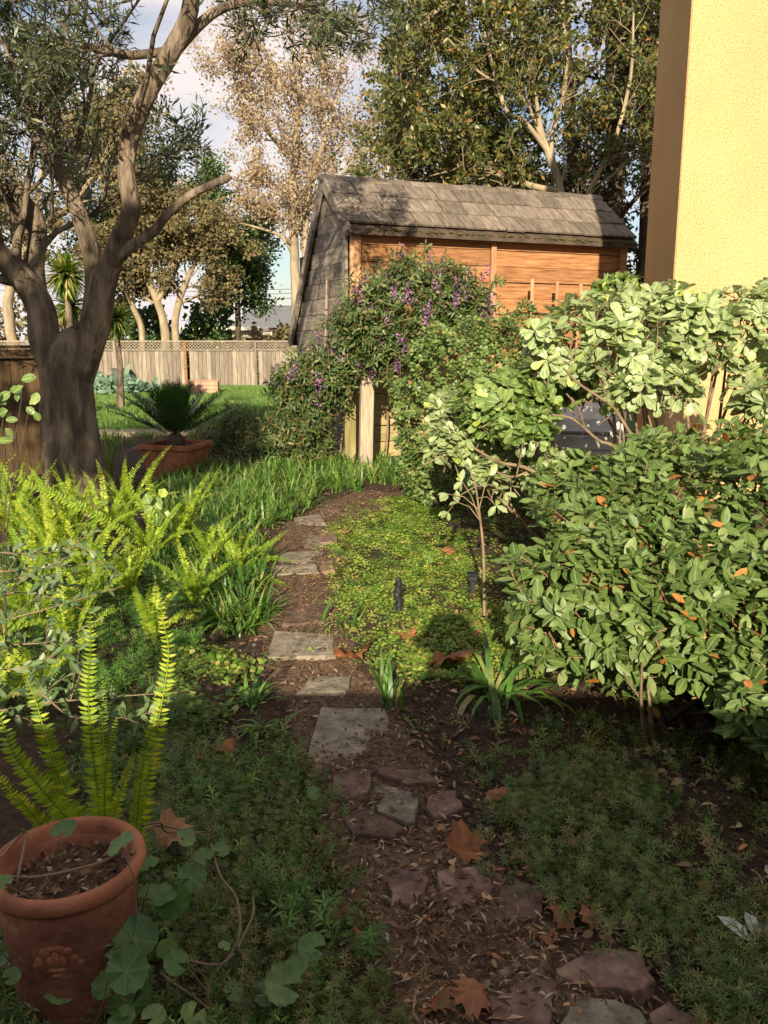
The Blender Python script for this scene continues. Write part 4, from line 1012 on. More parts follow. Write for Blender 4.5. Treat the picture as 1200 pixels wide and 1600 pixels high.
# ---- round-leaved trailing plant at the pot
rp_ = empty('trailing_geranium', (pc.x+.22, pc.y-.1, 0), 0, label='trailing plant with round scalloped leaves and bare runners around the round pot', cat='plant')
RL = [(190,1320,24,.42),(232,1352,17,.34),(290,1310,16,.28),(334,1254,17,.2),(100,1297,20,.42),(318,1340,16,.24),(300,1372,24,.22),(345,1330,14,.2),(35,1436,28,.26),(20,1482,16,.2),(18,1526,13,.16),(14,1500,14,.15),
      (95,1536,30,.12),(82,1550,20,.1),(245,1404,30,.22),(276,1412,28,.2),(212,1466,34,.2),(180,1476,22,.2),(198,1518,32,.2),(170,1540,24,.14),(262,1482,17,.2),(276,1504,19,.18),(268,1470,12,.2),(440,1538,30,.1),
      (488,1480,22,.09),(418,1552,20,.08),(462,1516,22,.1),(205,1572,32,.1),(190,1600,26,.1),(430,1590,18,.07),(300,1590,22,.08),(240,1590,18,.1),(5,1380,14,.4),(150,1400,8,.3),(60,1505,14,.12),(350,1480,10,.1),(365,1550,15,.06),(490,1240,12,.1)]
me = {}
for k in range(4):
    T = T_round(13, .022+.006*k, .16+.05*k, .3); m_ = mesh('leaf', T[0], T[1], True, {'v': np.zeros(len(T[0])), 'm': np.r_[0, [ (1 if i%4 else .0) for i in range(len(T[0])-1)]]}); m_.materials.append(LM['round']); me[k] = m_
lines = []; base = np.array(rp_.location)
for k, (x, y, rpx, z) in enumerate(RL):
    c = G(x, y, z); dist = (c-EYE).length; s_ = 1.75*rpx/F*dist
    d = norm(np.array([[random.uniform(-1,1), random.uniform(-.6,.8), random.uniform(-.1,.3)]])); nh = np.array([[random.uniform(-.5,.5), -.65+random.uniform(-.3,.2), 1]])
    Mx = frames(d, nh)[0]; m4 = Matrix(Mx.tolist()).to_4x4()@Matrix.Scale(s_, 4); m4.translation = Vector(np.array(c)-base-Mx[:,1]*s_*.45)
    o = bpy.data.objects.new('leaf', me[k%4]); C.collection.objects.link(o); o.parent = rp_; o.matrix_local = m4
    b0 = np.array(c)-Mx[:,1]*s_*.45; g = np.array([b0[0]+random.uniform(-.06,.06), b0[1]+random.uniform(.0,.08), max(0, b0[2]-.16)])
    lines.append((np.array([b0, (b0+g)/2+[.01,0,.02], g])-base, np.array([.0012,.0016,.002])))
for pts in ([(330,1320,.2),(345,1370,.17),(370,1405,.14),(372,1470,.1),(330,1530,.06),(325,1570,.03)],[(372,1480,.1),(395,1430,.14),(395,1400,.16)],[(370,1480,.1),(400,1520,.03)],
            [(190,1330,.40),(150,1350,.39),(60,1370,.37),(0,1368,.37)],[(150,1350,.38),(148,1400,.3),(178,1455,.22)],[(205,1335,.37),(240,1290,.25),(320,1305,.2)],[(30,1400,.3),(28,1370,.37),(40,1300,.36),(0,1340,.37)],
            [(0,1510,.15),(60,1525,.12),(100,1570,.05),(98,1610,.02)],[(250,1520,.1),(330,1580,.03),(345,1610,.02)],[(260,1540,.06),(340,1600,.02)],[(228,1540,.1),(232,1575,.06),(245,1610,.03)],[(290,1500,.12),(340,1508,.1),(365,1490,.1)],
            [(222,1290,.36),(250,1285,.3),(262,1300,.24),(320,1300,.2)],[(10,1420,.3),(60,1395,.3),(90,1360,.37)]):
    q, r_ = smoothline([G(*p) for p in pts], [.0034]*(len(pts)-1)+[.0022], 4); lines.append((q-base, r_))
wood_obj('stems', lines, M['twig'], rp_, 5)
# pale striped leaves, bottom right
c = G(1172, 1490); st = empty('striped_plant', (c.x, c.y, .01), 0, label='small pale striped leaves peeking out at the right edge', cat='plant')
for k in range(5):
    me_ = mesh('leaf', *T_leaf(.16,.05,.5,.7)[:2], True, {'v': np.full(8,.5), 'm': T_leaf()[2]}); o = link('leaf', me_, LM['stripe'], st, (k*.018,0,.02), (R(35),R(-20+15*k),R(30-35*k))); o.scale = (.09,)*3

# ---- shrubs
def lump(d, s=0, a=.12):
    return 1+a*np.sin(d[:,0]*5+s)*np.sin(d[:,1]*4+s*2)+a*.7*np.sin(d[:,2]*7+d[:,0]*4+s)+a*.5*np.sin(d[:,0]*13+d[:,2]*11+s)
def shell(ells, n, inner=1.0, back=.35, seed=0, down=-.95):
    """points and outward directions on the union of ellipsoids"""
    Pn, Dn = [], []
    wts = np.array([e[1][0]*e[1][2]+e[1][1]*e[1][0] for e in ells]); wts = wts/wts.sum()
    for k, (c, r) in enumerate(ells):
        m_ = int(n*wts[k]*1.6); d = rand_dirs(m_); d = d[(d[:,1] < back) & (d[:,2] > down)]
        p = np.array(c)+d*np.array(r)*lump(d, seed+k)[:,None]*inner
        keep = np.ones(len(p), bool)
        for j, (c2, r2) in enumerate(ells):
            if j != k: keep &= (((p-np.array(c2))/np.array(r2))**2).sum(1) > .72
        keep &= p[:,2] > .03
        Pn.append(p[keep]); Dn.append(norm(d/np.array(r))[keep])
    return np.concatenate(Pn), np.concatenate(Dn)
def shoots(tips, outd, L, nl, spread, upb=.5, leafL=(.05,.08), rnd=.4, tipfirst=False, rosette=False, face=.6, droop=0):
    """twigs ending at tips with leaves along them -> lines, P, D, N, S"""
    n = len(tips); ax = norm(outd*(1-upb)+up*upb+rand_dirs(n)*rnd); Lk = rng.uniform(.6,1.2,n)*L
    bases = tips-ax*Lk[:,None]; side = norm(np.cross(ax, rand_dirs(n))); side2 = np.cross(ax, side)
    lines = [(np.stack([bases[i], (bases[i]+tips[i])/2+side[i]*L*.05, tips[i]]), np.array([.0035,.0028,.0016])*(1.5 if rosette else 1)) for i in range(n)]
    Pp, Dd, Nn, Ss = [], [], [], []
    for j in range(nl):
        t = (1-.18*rng.rand(n)) if rosette and j < nl*.7 else (.25+.75*j/(nl-1)+rng.normal(0,.03,n))
        if rosette: t = np.where(rng.rand(n) < .8, 1-.12*rng.rand(n), rng.uniform(.4,1,n))
        a = j*2.4+rng.normal(0,.3,n)
        ra = side*np.cos(a)[:,None]+side2*np.sin(a)[:,None]
        d = norm(ra*spread+ax*(1-spread*.6)*(.6+.4*rng.rand(n))[:,None]-up*droop)
        Pp.append(bases+ax*(Lk*t)[:,None]); Dd.append(d)
        Nn.append(norm(ax*face+rand_dirs(n)*.45+np.array([0,-.25,.35]))); Ss.append(rng.uniform(*leafL, n)*(.75+.25*np.sin(t*3)))
    return lines, np.concatenate(Pp), np.concatenate(Dd), np.concatenate(Nn), np.concatenate(Ss)
def stems(e, root, ells, n, rad, mat, low=.2, name='stem'):
    """bent stems from the root into the crown"""
    lines = []; loc = np.array(e.location)
    for k in range(n):
        c, r = ells[k % len(ells)]; d = rand_dirs(1)[0]; d[2] = abs(d[2]); tgt = np.array(c)+d*np.array(r)*.75
        s0 = np.array(root)+np.array([rng.normal(0,.08), rng.normal(0,.06), 0])
        m1 = s0*.6+tgt*.4+rng.normal(0,.05,3); m1[2] = s0[2]*.5+tgt[2]*.5*rng.uniform(.5,1)
        q, r_ = smoothline([s0, m1, tgt], [rad, rad*.7, rad*.3], 6); wood_obj(name.rstrip('s'), [(q-loc, r_)], M[mat], e, 6)

# near right leafy shrub
ell = [(tuple(P(905,775,4.1)),(.24,.25,.19)),((1.68,3.45,.60),(.95,.62,.47)),((.98,3.25,.50),(.46,.42,.34)),((2.1,3.0,.62),(.8,.7,.45)),((1.6,3.8,.80),(.7,.5,.33)),((1.25,2.95,.50),(.40,.32,.26)),((1.75,2.6,.42),(.45,.36,.24)),((1.55,2.55,.36),(.42,.30,.20)),((2.0,2.7,.40),(.5,.5,.30))]
e = empty('leafy_shrub', (1.35, 3.1, 0), 0, label='large dense shrub with oval dark green leaves filling the right foreground', cat='shrub')
tp, od = shell(ell, 3000, 1.0, .5, 1); l1, P1, D1, N1, S1 = shoots(tp, od, .17, 10, .8, .35, (.04,.098), .55)
tp2, od2 = shell(ell, 1100, .74, .4, 1); l2, P2, D2, N2, S2 = shoots(tp2, od2, .2, 6, .8, .3, (.05,.08), .7)
base = np.array(e.location)
wood_obj('twigs', [(a-base, b_) for a, b_ in l1[::2]+l2[::2]], M['twig_red'], e, 4)
leaf_parts('leaf', T_leaf2(OVAL), np.concatenate([P1,P2]), np.concatenate([D1,D2]), np.concatenate([N1,N2]), np.concatenate([S1,S2]), LM['cotoneaster'], e, 290, 17)
stems(e, (1.25,3.05,0), ell, 26, .013, 'bark_dark', name='stems')
q = [G(1003,1150), P(1000,1090,2.75), P(1002,1035,2.72)]; lines = []
for a, r0 in (([G(1010,1165), P(1002,1100,2.8), P(1003,1035,2.75)],.008),([G(1020,1165), P(1016,1110,2.85), P(1012,1070,2.85)],.009),([P(1003,1095,2.8), P(985,1070,2.8), P(975,1050,2.8)],.005)):
    q, r_ = smoothline(a, [r0,r0*.8,r0*.5], 5); lines.append((q-base, r_))
for l in lines: wood_obj('bare_stem', [l], M['twig'], e, 6)
# rosettes of red and orange leaves in it
for (x, y, Y) in ((1135,905,2.75),(1150,1040,2.55),(880,965,2.85)):
    c = np.array(P(x, y, Y))-base; n_ = 5
    A = scatter_arr(T_leaf(.24,.06,.2,.6), np.tile(c,(n_,1))+rng.normal(0,.012,(n_,3)), rand_dirs(n_)+[0,-.3,.4], rand_dirs(n_)*.5+[0,-.6,.6], rng.uniform(.04,.06,n_), v=np.array([.98,.99,.975,.985,.99]))
    leaves_obj('autumn_leaves', A, LM['cotoneaster'], e)

# pale shrubs (rosettes)
def rosette_shrub(name, label, loc, ell, n, mat, leafL, root, limit, nst=12, group=None, L=.2, nin=.8):
    e = empty(name, loc, 0, label=label, cat='shrub', group=group); base = np.array(e.location)
    tp, od = shell(ell, n, 1.0, .45, 3, -.7); l1, P1, D1, N1, S1 = shoots(tp, od, L, 10, .92, .45, leafL, .5, rosette=True, face=.9)
    tp2, od2 = shell(ell, int(n*.5), nin, .4, 3); l2, P2, D2, N2, S2 = shoots(tp2, od2, L, 8, .95, .4, leafL, .7, rosette=True)
    wood_obj('twigs', [(a-base, b_) for a, b_ in l1+l2], M['twig'], e, 4)
    leaf_parts('leaf', T_leaf2(OBOV, .05, .2), np.concatenate([P1,P2]), np.concatenate([D1,D2]), np.concatenate([N1,N2]), np.concatenate([S1,S2]), mat, e, limit, 14)
    stems(e, root, ell, nst, .016, 'twig', name='stems'); return e
def pe(x, y, Y, r): return (tuple(P(x, y, Y)), r)
rosette_shrub('pale_shrub', 'pale green shrub with whorled leaves against the yellow house wall', (2.1,5.2,0),
   [pe(940,535,5.0,(.42,.34,.24)),pe(1020,505,5.2,(.42,.3,.22)),pe(1130,530,5.4,(.46,.35,.26)),pe(1200,500,5.5,(.4,.3,.22)),pe(1240,600,5.2,(.35,.35,.28)),pe(1010,600,4.8,(.26,.22,.13))], 330, LM['pitto'], (.085,.14), (2.0,5.3,0), 290, 14)
rosette_shrub('pale_shrub', 'lower pale green whorled shrub leaning left between the hedge and the leafy shrub', (1.2,5.3,0),
   [pe(742,665,5.3,(.20,.22,.17)),pe(705,640,5.5,(.13,.2,.08)),pe(705,690,5.0,(.12,.14,.10)),pe(880,745,4.9,(.22,.18,.12)),pe(770,735,5.0,(.12,.12,.07)),pe(830,720,5.2,(.16,.14,.09))], 190, LM['pitto'], (.08,.12), (1.25,5.3,0), 200, 3)
rosette_shrub('green_shrub', 'fresh green whorled shrub in the middle of the pale ones, with yellow leaves', (1.1,4.9,0),
   [pe(790,630,5.0,(.26,.26,.17)),pe(850,600,5.2,(.24,.2,.12)),pe(815,665,4.7,(.16,.16,.10)),pe(965,455,6.4,(.16,.15,.10))], 190, LM['pitto_green'], (.08,.125), (1.3,5.0,0), 220, 4)
# bare crossing branches in front of the grill
e = empty('bare_branches', (1.35,4.6,0), 0, label='bare forked tan branches crossing in front of the grey grill', cat='branches'); base = np.array(e.location); lines = []
for pts, r0 in (([(1010,760),(960,700),(935,688),(895,655),(862,648)],.012),([(935,688),(915,670),(905,640),(885,615)],.008),([(1010,720),(968,650),(950,630),(905,600),(880,575)],.011),([(952,632),(940,600),(925,560)],.008),([(970,655),(968,690),(965,705)],.006),
                ([(905,790),(830,735),(780,722),(740,700)],.014),([(830,735),(800,745),(770,735)],.009)):
    q, r_ = smoothline([P(x, y, 4.75-.04*i) for i, (x, y) in enumerate(pts)], np.linspace(r0, r0*.5, len(pts)), 5); lines.append((q-base, r_))
b0 = [np.array(G(1010,850)), np.array(P(1010,760,4.75))]; lines.append((np.array(b0)-base, np.array([.016,.012])))
b0 = [np.array(G(905,850)), np.array(P(905,790,4.75))]; lines.append((np.array(b0)-base, np.array([.016,.014])))
for l in lines: wood_obj('branch', [l], M['twig'], e, 6)

# round clipped hedge
ell = [pe(742,635,7.7,(.74,.5,.80)),pe(700,590,8.0,(.35,.35,.45)),pe(800,580,8.2,(.5,.45,.55)),pe(690,720,7.8,(.42,.4,.42)),pe(820,690,7.5,(.5,.4,.45)),pe(800,740,6.3,(.42,.35,.32)),pe(870,690,6.9,(.22,.3,.3))]
e = empty('round_bush', (ell[0][0][0], 8.0, 0), 0, label='rounded bush with small glossy green leaves in front of the shed', cat='bush'); base = np.array(e.location)
tp, od = shell(ell, 2800, 1.0, .25, 5); l1, P1, D1, N1, S1 = shoots(tp, od, .15, 9, .85, .35, (.035,.062), .6)
tp2, od2 = shell(ell, 700, .8, .25, 5); l2, P2, D2, N2, S2 = shoots(tp2, od2, .15, 8, .85, .35, (.04,.07), .8)
wood_obj('twigs', [(a-base, b_) for a, b_ in l1[::4]], M['twig_red'], e, 3)
leaf_parts('leaf', T_leaf(.27,.06,.12,.75), np.concatenate([P1,P2]), np.concatenate([D1,D2]), np.concatenate([N1,N2]), np.concatenate([S1,S2]), LM['hedge'], e, 100, 10, minpx=8)
stems(e, (ell[0][0][0],8.1,0), ell, 10, .015, 'bark_dark', name='stems')

# purple flowering vine
def vine(label, ell, n, flow, loc, mat='vine', hang=.15, leafL=(.07,.12), dens=1.0, cat='vine', name='flowering_vine', W=.14, st=10):
    e = empty(name, loc, 0, label=label, cat=cat); base = np.array(loc)
    tp, od = shell(ell, int(n*dens), 1.0, .35, 8, -1.1); tp = tp+od*(rng.rand(len(tp),1)**6*.26)-up*(rng.rand(len(tp),1)**4*.18); l1, P1, D1, N1, S1 = shoots(tp, od, .34, 12, .75, .1, leafL, .8, droop=hang)
    tp2, od2 = shell(ell, int(n*.4), .72, .35, 8, -1.1); l2, P2, D2, N2, S2 = shoots(tp2, od2, .25, 8, .8, .1, leafL, .9, droop=hang)
    wood_obj('twigs', [(a-base, b_) for a, b_ in l1[::2]+l2[::3]], M['twig_red'], e, 3)
    A = scatter_arr(T_leaf(W,.04,.18,.6), np.concatenate([P1,P2])-base, np.concatenate([D1,D2]), np.concatenate([N1,N2]), np.concatenate([S1,S2]))
    leaves_obj('foliage', A, LM[mat], e, kind='stuff')
    if flow:
        k = rng.choice(len(tp), flow, replace=False); c = tp[k]+od[k]*.03
        k2 = k[c[:,2] > .8]; cc = tp[k2]+od[k2]*.03; per = 30
        Pf = np.repeat(cc, per, 0)+rng.normal(0,1,(len(cc)*per,3))*np.array([.022,.022,.05])
        A = scatter_arr(T_leaf(.45,.1,.1,.8), Pf-base, rand_dirs(len(Pf)), rand_dirs(len(Pf)), rng.uniform(.014,.028,len(Pf)))
        leaves_obj('flowers', A, LM['purple'], e, kind='stuff')
    return e
vell = [pe(635,482,9.7,(.58,.4,.46)),pe(580,505,9.8,(.40,.35,.38)),pe(700,470,9.9,(.45,.35,.42)),pe(512,575,10.0,(.34,.3,.28)),pe(600,545,9.7,(.30,.3,.22)),pe(650,515,9.9,(.34,.3,.26))]
e = vine('large vine with purple flower clusters spilling over the shed corner', vell, 1500, 75, (.1,10.0,0), leafL=(.06,.11))
base = np.array(e.location); lines = []
for x in (560,572,600,530):
    a = np.array(G(x, 722)); lines.append((smoothline([a, a+[.05,.1,.6], a+[-.05,.1,1.3], a+[.1,.1,1.8]], [.016,.014,.012,.01], 4)[0]-base, np.full(13,.012)))
for l in lines: wood_obj('stem', [l], M['twig'], e, 5)
vine('lower leafy vine hanging to the ground left of the mossy board', [pe(465,600,10.4,(.32,.3,.32)),pe(505,590,10.1,(.26,.3,.36)),pe(490,650,10.2,(.26,.3,.38)),pe(445,680,10.2,(.28,.3,.26)),pe(505,590,10.2,(.26,.3,.3))], 560, 6, (-.95,10.3,0), leafL=(.06,.11), dens=1)
vine('loose dark weedy shrub between the square planter and the vine', [pe(375,665,11.0,(.35,.4,.24)),pe(430,690,10.6,(.45,.4,.22)),pe(340,690,11.2,(.35,.4,.18))], 330, 0, (-1.9,11,0), 'vine', .05, (.05,.09), cat='shrub', name='weedy_shrub')
# dry stems tangle
lines = []; 
for k in range(110):
    c = np.array(G(rng.uniform(320,525), rng.uniform(700,740))); a = rng.uniform(0,6.28); L_ = rng.uniform(.2,.6); dd = np.array([math.cos(a), math.sin(a)*.6, rng.uniform(.1,.7)])
    lines.append((np.array([c, c+dd*L_*.5+[0,0,.06], c+dd*L_+[0,0,-.02]]), np.array([.005,.004,.002])))
o = wood_obj('dry_stems', lines, M['twig'], None, 4); tag(o, 'tangle of dry fallen stems under the vine beside the planter', 'dry stems', kind='stuff')

# sapling
c = G(757, 962); e = empty('sapling', (c.x, c.y, 0), 0, label='thin bare sapling with a few limp leaves at the edge of the bright ground cover', cat='sapling'); base = np.array(e.location)
T_ = np.array(P(741, 742, c.y+.2)); q, r_ = smoothline([base, base*.5+T_*.5+[.02,0,0], T_], [.011,.008,.005], 6)
lines = [(q-base, r_)]; Pp, Dd = [], []
for k, (x, y) in enumerate(((716,785),(700,772),(775,790),(790,770),(722,752),(765,745),(735,735),(700,800))):
    t_ = np.array(P(x, y, c.y+.2)); s0 = q[len(q)*2//3+k%4]; lines.append((np.array([s0, (s0+t_)/2+[0,0,.03], t_])-base, np.array([.004,.003,.002])))
    for j in range(5): Pp.append(t_); Dd.append(rand_dirs(1)[0]*.8+(t_-s0)/np.linalg.norm(t_-s0)*.6-up*.3)
wood_obj('stem', lines, M['twig'], e, 6)
leaf_parts('leaf', T_leaf(.22,.05,.15,.7), np.array(Pp), norm(np.array(Dd)), norm(rand_dirs(len(Pp))*.4+[0,-.4,.8]), rng.uniform(.05,.085,len(Pp)), LM['pitto'], e, 60, 6)
# bright rose-like leaves at left edge
c = P(-25, 690, 3.4); e = empty('rose_stem', (c.x, c.y, 0), 0, label='bright green broad-leaved sprig against the dark fence at the left edge', cat='plant'); base = np.array(e.location); lines, Pp, Dd = [], [], []
for x, y, n_ in ((36,610,6),(5,650,4),(10,680,5),(-10,620,4),(45,640,4)):
    t_ = np.array(P(x, y, 3.4)); lines.append((smoothline([base, base*.5+t_*.5+[-.04,0,.1], t_], [.006,.004,.002], 4)[0]-base, np.linspace(.004,.0015,9)))
    for j in range(n_): Pp.append(t_+rng.normal(0,.025,3)); Dd.append(rand_dirs(1)[0]+np.array([0,0,-.2]))
wood_obj('stem', lines, M['bark_dark'], e, 5)
leaf_parts('leaf', T_leaf2(((.15,.2),(.4,.33),(.7,.3),(.88,.17))), np.array(Pp), norm(np.array(Dd)), norm(rand_dirs(len(Pp))*.4+[0,-.9,.5]), rng.uniform(.04,.065,len(Pp)), LM['pitto_green'], e, 60, 5)
# bright sprig of broad leaves among the ferns
c = G(255, 880); e = empty('broadleaf_sprig', (c.x, c.y, 0), 0, label='pale green broad-leaved sprig poking out between the fern fronds', cat='plant'); base = np.array(e.location)
t_ = np.array(P(247, 790, c.y)); Pp = t_+rng.normal(0,.035,(9,3)); wood_obj('stem', [(np.array([base, t_*.5+base*.5+[.02,0,0], t_])-base, np.array([.005,.004,.002]))], M['twig'], e, 5)
leaf_parts('leaf', T_leaf(.4,.05,.12,.8), Pp, norm(rand_dirs(9)+[0,0,-.3]), norm(rand_dirs(9)*.3+[0,-1,.3]), rng.uniform(.07,.1,9), LM['pitto_green'], e, 20, 4)

# ---- trees
def grow(start, d, L, r0, level, lines, twigs, wander=.25, upt=.1, nchild=4, ratio=.62, minr=.003, cstart=.25, cang=.8):
    n_ = 6; pts = [np.array(start)]; d = norm(np.array(d)[None])[0]
    for i in range(n_-1):
        d = norm((d+rng.normal(0,wander,3)/2+up*upt)[None])[0]; pts.append(pts[-1]+d*L/(n_-1))
    pts = np.array(pts); rr = np.linspace(r0, max(r0*.35,minr), n_); lines.append((pts, rr))
    if level == 0: twigs.append(pts); return
    for k in range(nchild):
        t = cstart+(1-cstart)*(k+rng.rand()*.6)/nchild; i = min(int(t*(n_-1)), n_-2); p = pts[i]+(pts[i+1]-pts[i])*(t*(n_-1)-i)
        ax = norm((pts[i+1]-pts[i])[None])[0]; sd = norm(np.cross(ax, rand_dirs(1)[0])[None])[0]
        grow(p, ax*math.cos(cang)+sd*math.sin(cang), L*ratio*rng.uniform(.7,1.15), rr[i]*.6, level-1, lines, twigs, wander, upt, nchild, ratio, minr, cstart, cang)
    twigs.append(pts[-3:])
def leaf_twigs(twigs, per, ang, L, T, dense=.15, facing=None, droop=0, jit=.02):
    tw_ = np.array([[t[0], t[len(t)//2], t[-1]] for t in twigs]); n_ = len(tw_)
    u = rng.rand(n_, per); i0 = (u > .5); a = np.where(i0[...,None], tw_[:,None,1], tw_[:,None,0]); b_ = np.where(i0[...,None], tw_[:,None,2], tw_[:,None,1]); f = np.where(i0, u*2-1, u*2)[...,None]
    p = a+(b_-a)*f; t = norm(b_-a); d = norm(t*math.cos(ang)+rand_dirs(n_*per).reshape(n_,per,3)*math.sin(ang)*1.2-up*droop)
    p = p.reshape(-1,3)+rng.normal(0,jit,(n_*per,3)); d = d.reshape(-1,3)
    nh = rand_dirs(len(p))+np.array([0,-.5,.5])
    return scatter_arr(T, p, d, nh, rng.uniform(L*.6, L*1.2, len(p)))
def shift(A, base): return (A[0]-base, A[1], A[2], A[3])
def tree(name, label, base, limbs, leaf, bark, level=2, twigL=1.2, per=14, leafL=.1, T=None, ang=.7, nchild=4, sides=6, extra=None, upt=.05, droop=0, cat='tree', ratio=.6, jit=.03, prune=None, tw0=.4, wander=.25, split=True, cang=.8, trunkn=1):
    """limbs: [(points, radii, number of side branches, their length)], the first trunkn are the trunk"""
    e = empty(name, base, 0, label=label, cat=cat); b0 = np.array(base)
    tl, bl, br, tws = [], [], [], []
    for li, (pts, rad, nb, L) in enumerate(limbs):
        q, r_ = smoothline(pts, rad, 6); (tl if li < trunkn else bl).append((q, r_))
        tg = norm(np.gradient(q, axis=0))
        for k in range(nb):
            i = int((tw0+(1-tw0)*(k+rng.rand())/nb)*(len(q)-1)); sd = norm(np.cross(tg[i], rand_dirs(1)[0])[None])[0]
            grow(q[i], tg[i]*math.cos(cang)+sd*math.sin(cang), L*rng.uniform(.7,1.2), max(r_[i]*.4,.009), level, br, tws, wander, upt, nchild, ratio)
    if extra: 
        for s, d, L, r0, lv in extra: grow(s, d, L, r0, lv, br, tws, wander, upt, nchild, ratio)
    if prune is not None:
        tws = [t for t in tws if prune(t)]; br = [l for l in br if prune(l[0])]
    for nm_, qq in (('trunk', tl), ('limb', bl)):
        for q in qq:
            V, Fc = bark_tube(q[0]-b0, q[1], 30 if q[1].max() > .1 else 16); link(nm_, mesh(nm_, V, Fc, True), M[bark], e)
    if br: wood_obj('branches', [(a-b0, c_) for a, c_ in br], M[bark], e, 4)['kind'] = 'stuff'
    if leaf and tws:
        A = leaf_twigs(tws, per, ang, leafL, T if T is not None else T_slim(.16), droop=droop, jit=jit)
        leaves_obj('crown', shift(A, b0), LM[leaf], e, kind='stuff')
    pass
    return e
# the willow-leaved tree on the left
D = 7.5
def T_(x, y, Y=D): return P(x, y, Y)
tb = G(120, 800); tb = (P(118,760,D).x, D, 0)
limbs = [
 ([(tb[0],D,-.05),T_(118,745),T_(112,690),T_(104,620),T_(100,565),T_(114,528,D-.05),T_(120,505,D-.05)],[.34,.285,.25,.235,.225,.12,.01],0,1),
 ([T_(104,600),T_(72,540),T_(62,480),T_(30,430),T_(-10,392),T_(-90,330),T_(-170,250,D)],[.17,.145,.125,.115,.11,.09,.06],9,1.4),
 ([T_(112,590),T_(140,520),T_(150,450),T_(142,390),T_(118,320),T_(92,265),T_(60,215,D+.1),T_(30,150,D+.3),T_(10,60,D+.5)],[.15,.115,.09,.078,.068,.062,.055,.04,.025],10,1.4),
 ([T_(120,590),T_(150,510,D-.1),T_(168,430,D-.15),T_(190,370,D-.2),T_(206,325,D-.2),T_(198,270,D-.2),T_(203,215,D-.2),T_(228,150,D-.3),T_(262,90,D-.3),T_(292,30,D-.3),T_(303,-30,D-.3),T_(330,-140,D-.3)],[.16,.12,.098,.088,.078,.070,.070,.070,.068,.064,.06,.045],9,1.3),
 ([T_(172,420,D-.15),T_(196,392,D-.3),T_(240,362,D-.4),T_(262,335,D-.45),T_(300,303,D-.5),T_(355,278,D-.6),T_(359,274,D-.6)],[.06,.045,.04,.034,.03,.028,.022],0,1),
 ([T_(262,92,D-.3),T_(305,45,D-.2),T_(345,15,D-.1),T_(400,2,D),T_(470,10,D+.1),T_(540,30,D+.2),T_(585,60,D+.2)],[.058,.045,.036,.03,.022,.015,.01],12,.9),
 ([T_(62,480),T_(55,420,D+.2),T_(58,350,D+.3),T_(20,300,D+.3),T_(-30,270,D+.3)],[.075,.08,.075,.065,.05],5,1.3),
 ([T_(266,80,D-.3),T_(236,84,D-.3),T_(195,86,D-.3),T_(140,74,D-.3),T_(95,90,D-.4),T_(60,125,D-.4)],[.04,.034,.034,.032,.028,.018],9,.9),
]
CX = np.interp(np.linspace(0,9,60), range(10), [150,168,190,206,198,203,228,262,292,303]); CY = np.interp(np.linspace(0,9,60), range(10), [510,430,370,325,270,215,150,90,30,-30])
def keep(t):
    x, y, dep = project(np.array([t[0], t[-1]])); zmin = min(t[:,2])
    near = t[-1][1] < 5.2
    if near: return zmin > 2.75+.0*t[-1][1] and (y < 30).all() and t[:,0].max() < .3
    inwin = ((x > 330) & (y > 95)).any() or ((x > 620)).any() or ((y > 470)).any()
    bald = ((x > 215) & (x < 340) & (y > 260) & (y < 300)).any() and rng.rand() < .3
    m_ = np.hypot(x[:,None]-CX[None], y[:,None]-CY[None]).min()
    return not (inwin or bald or (m_ < 62 and t[:,1].min() < 7.6 and rng.rand() < .9))
tree('willow_leaved_tree', 'large multi-limbed tree with slender grey-green leaves at the left, bark lit on its upper limb', tb, limbs, 'olive', 'bark', 2, 1.1, 25, .11, T_slim(.085,.1), .7, 4, prune=keep, ratio=.62, wander=.35, tw0=.25)

# centre far tree, pale trunk, brown leaves
X = 31.0
def Q(x, y, Y=X): return P(x, y, Y)
g0 = G(462, 602); base = (Q(462,560).x, X, 0)
tree('sycamore', 'tall pale-barked tree with thin brown leaves beyond the far fence, centre', base,
 [([(base[0],X,0),Q(463,480),Q(460,400),Q(458,320),Q(460,250),Q(466,180),Q(470,110),Q(476,60)],[.20,.18,.165,.15,.125,.09,.06,.03],17,2.0),
  ([(base[0]+.4,X+.3,0),Q(478,470,X+.3),Q(476,400,X+.3),Q(482,310,X+.3),Q(500,240,X),Q(520,180,X),Q(535,110,X)],[.14,.125,.11,.10,.08,.05,.03],10,1.9),
  ([Q(458,330),Q(445,300),Q(420,285),Q(390,280)],[.10,.07,.05,.03],4,1.2),([Q(460,400),Q(440,370),Q(400,355),Q(360,345)],[.09,.06,.04,.02],5,1.2),
  ([Q(460,250),Q(430,220),Q(400,180),Q(370,140)],[.12,.08,.05,.02],6,1.8),([Q(466,190),Q(440,140),Q(420,90)],[.1,.06,.03],6,1.8),([Q(480,330),Q(520,290),Q(560,240)],[.1,.06,.03],6,1.6)],
 'brownleaf','bark_pale',2,1.5,15,.115,T_slim(.34,.3),.9,5,jit=.12,ratio=.62,wander=.4,tw0=.3,upt=.12)
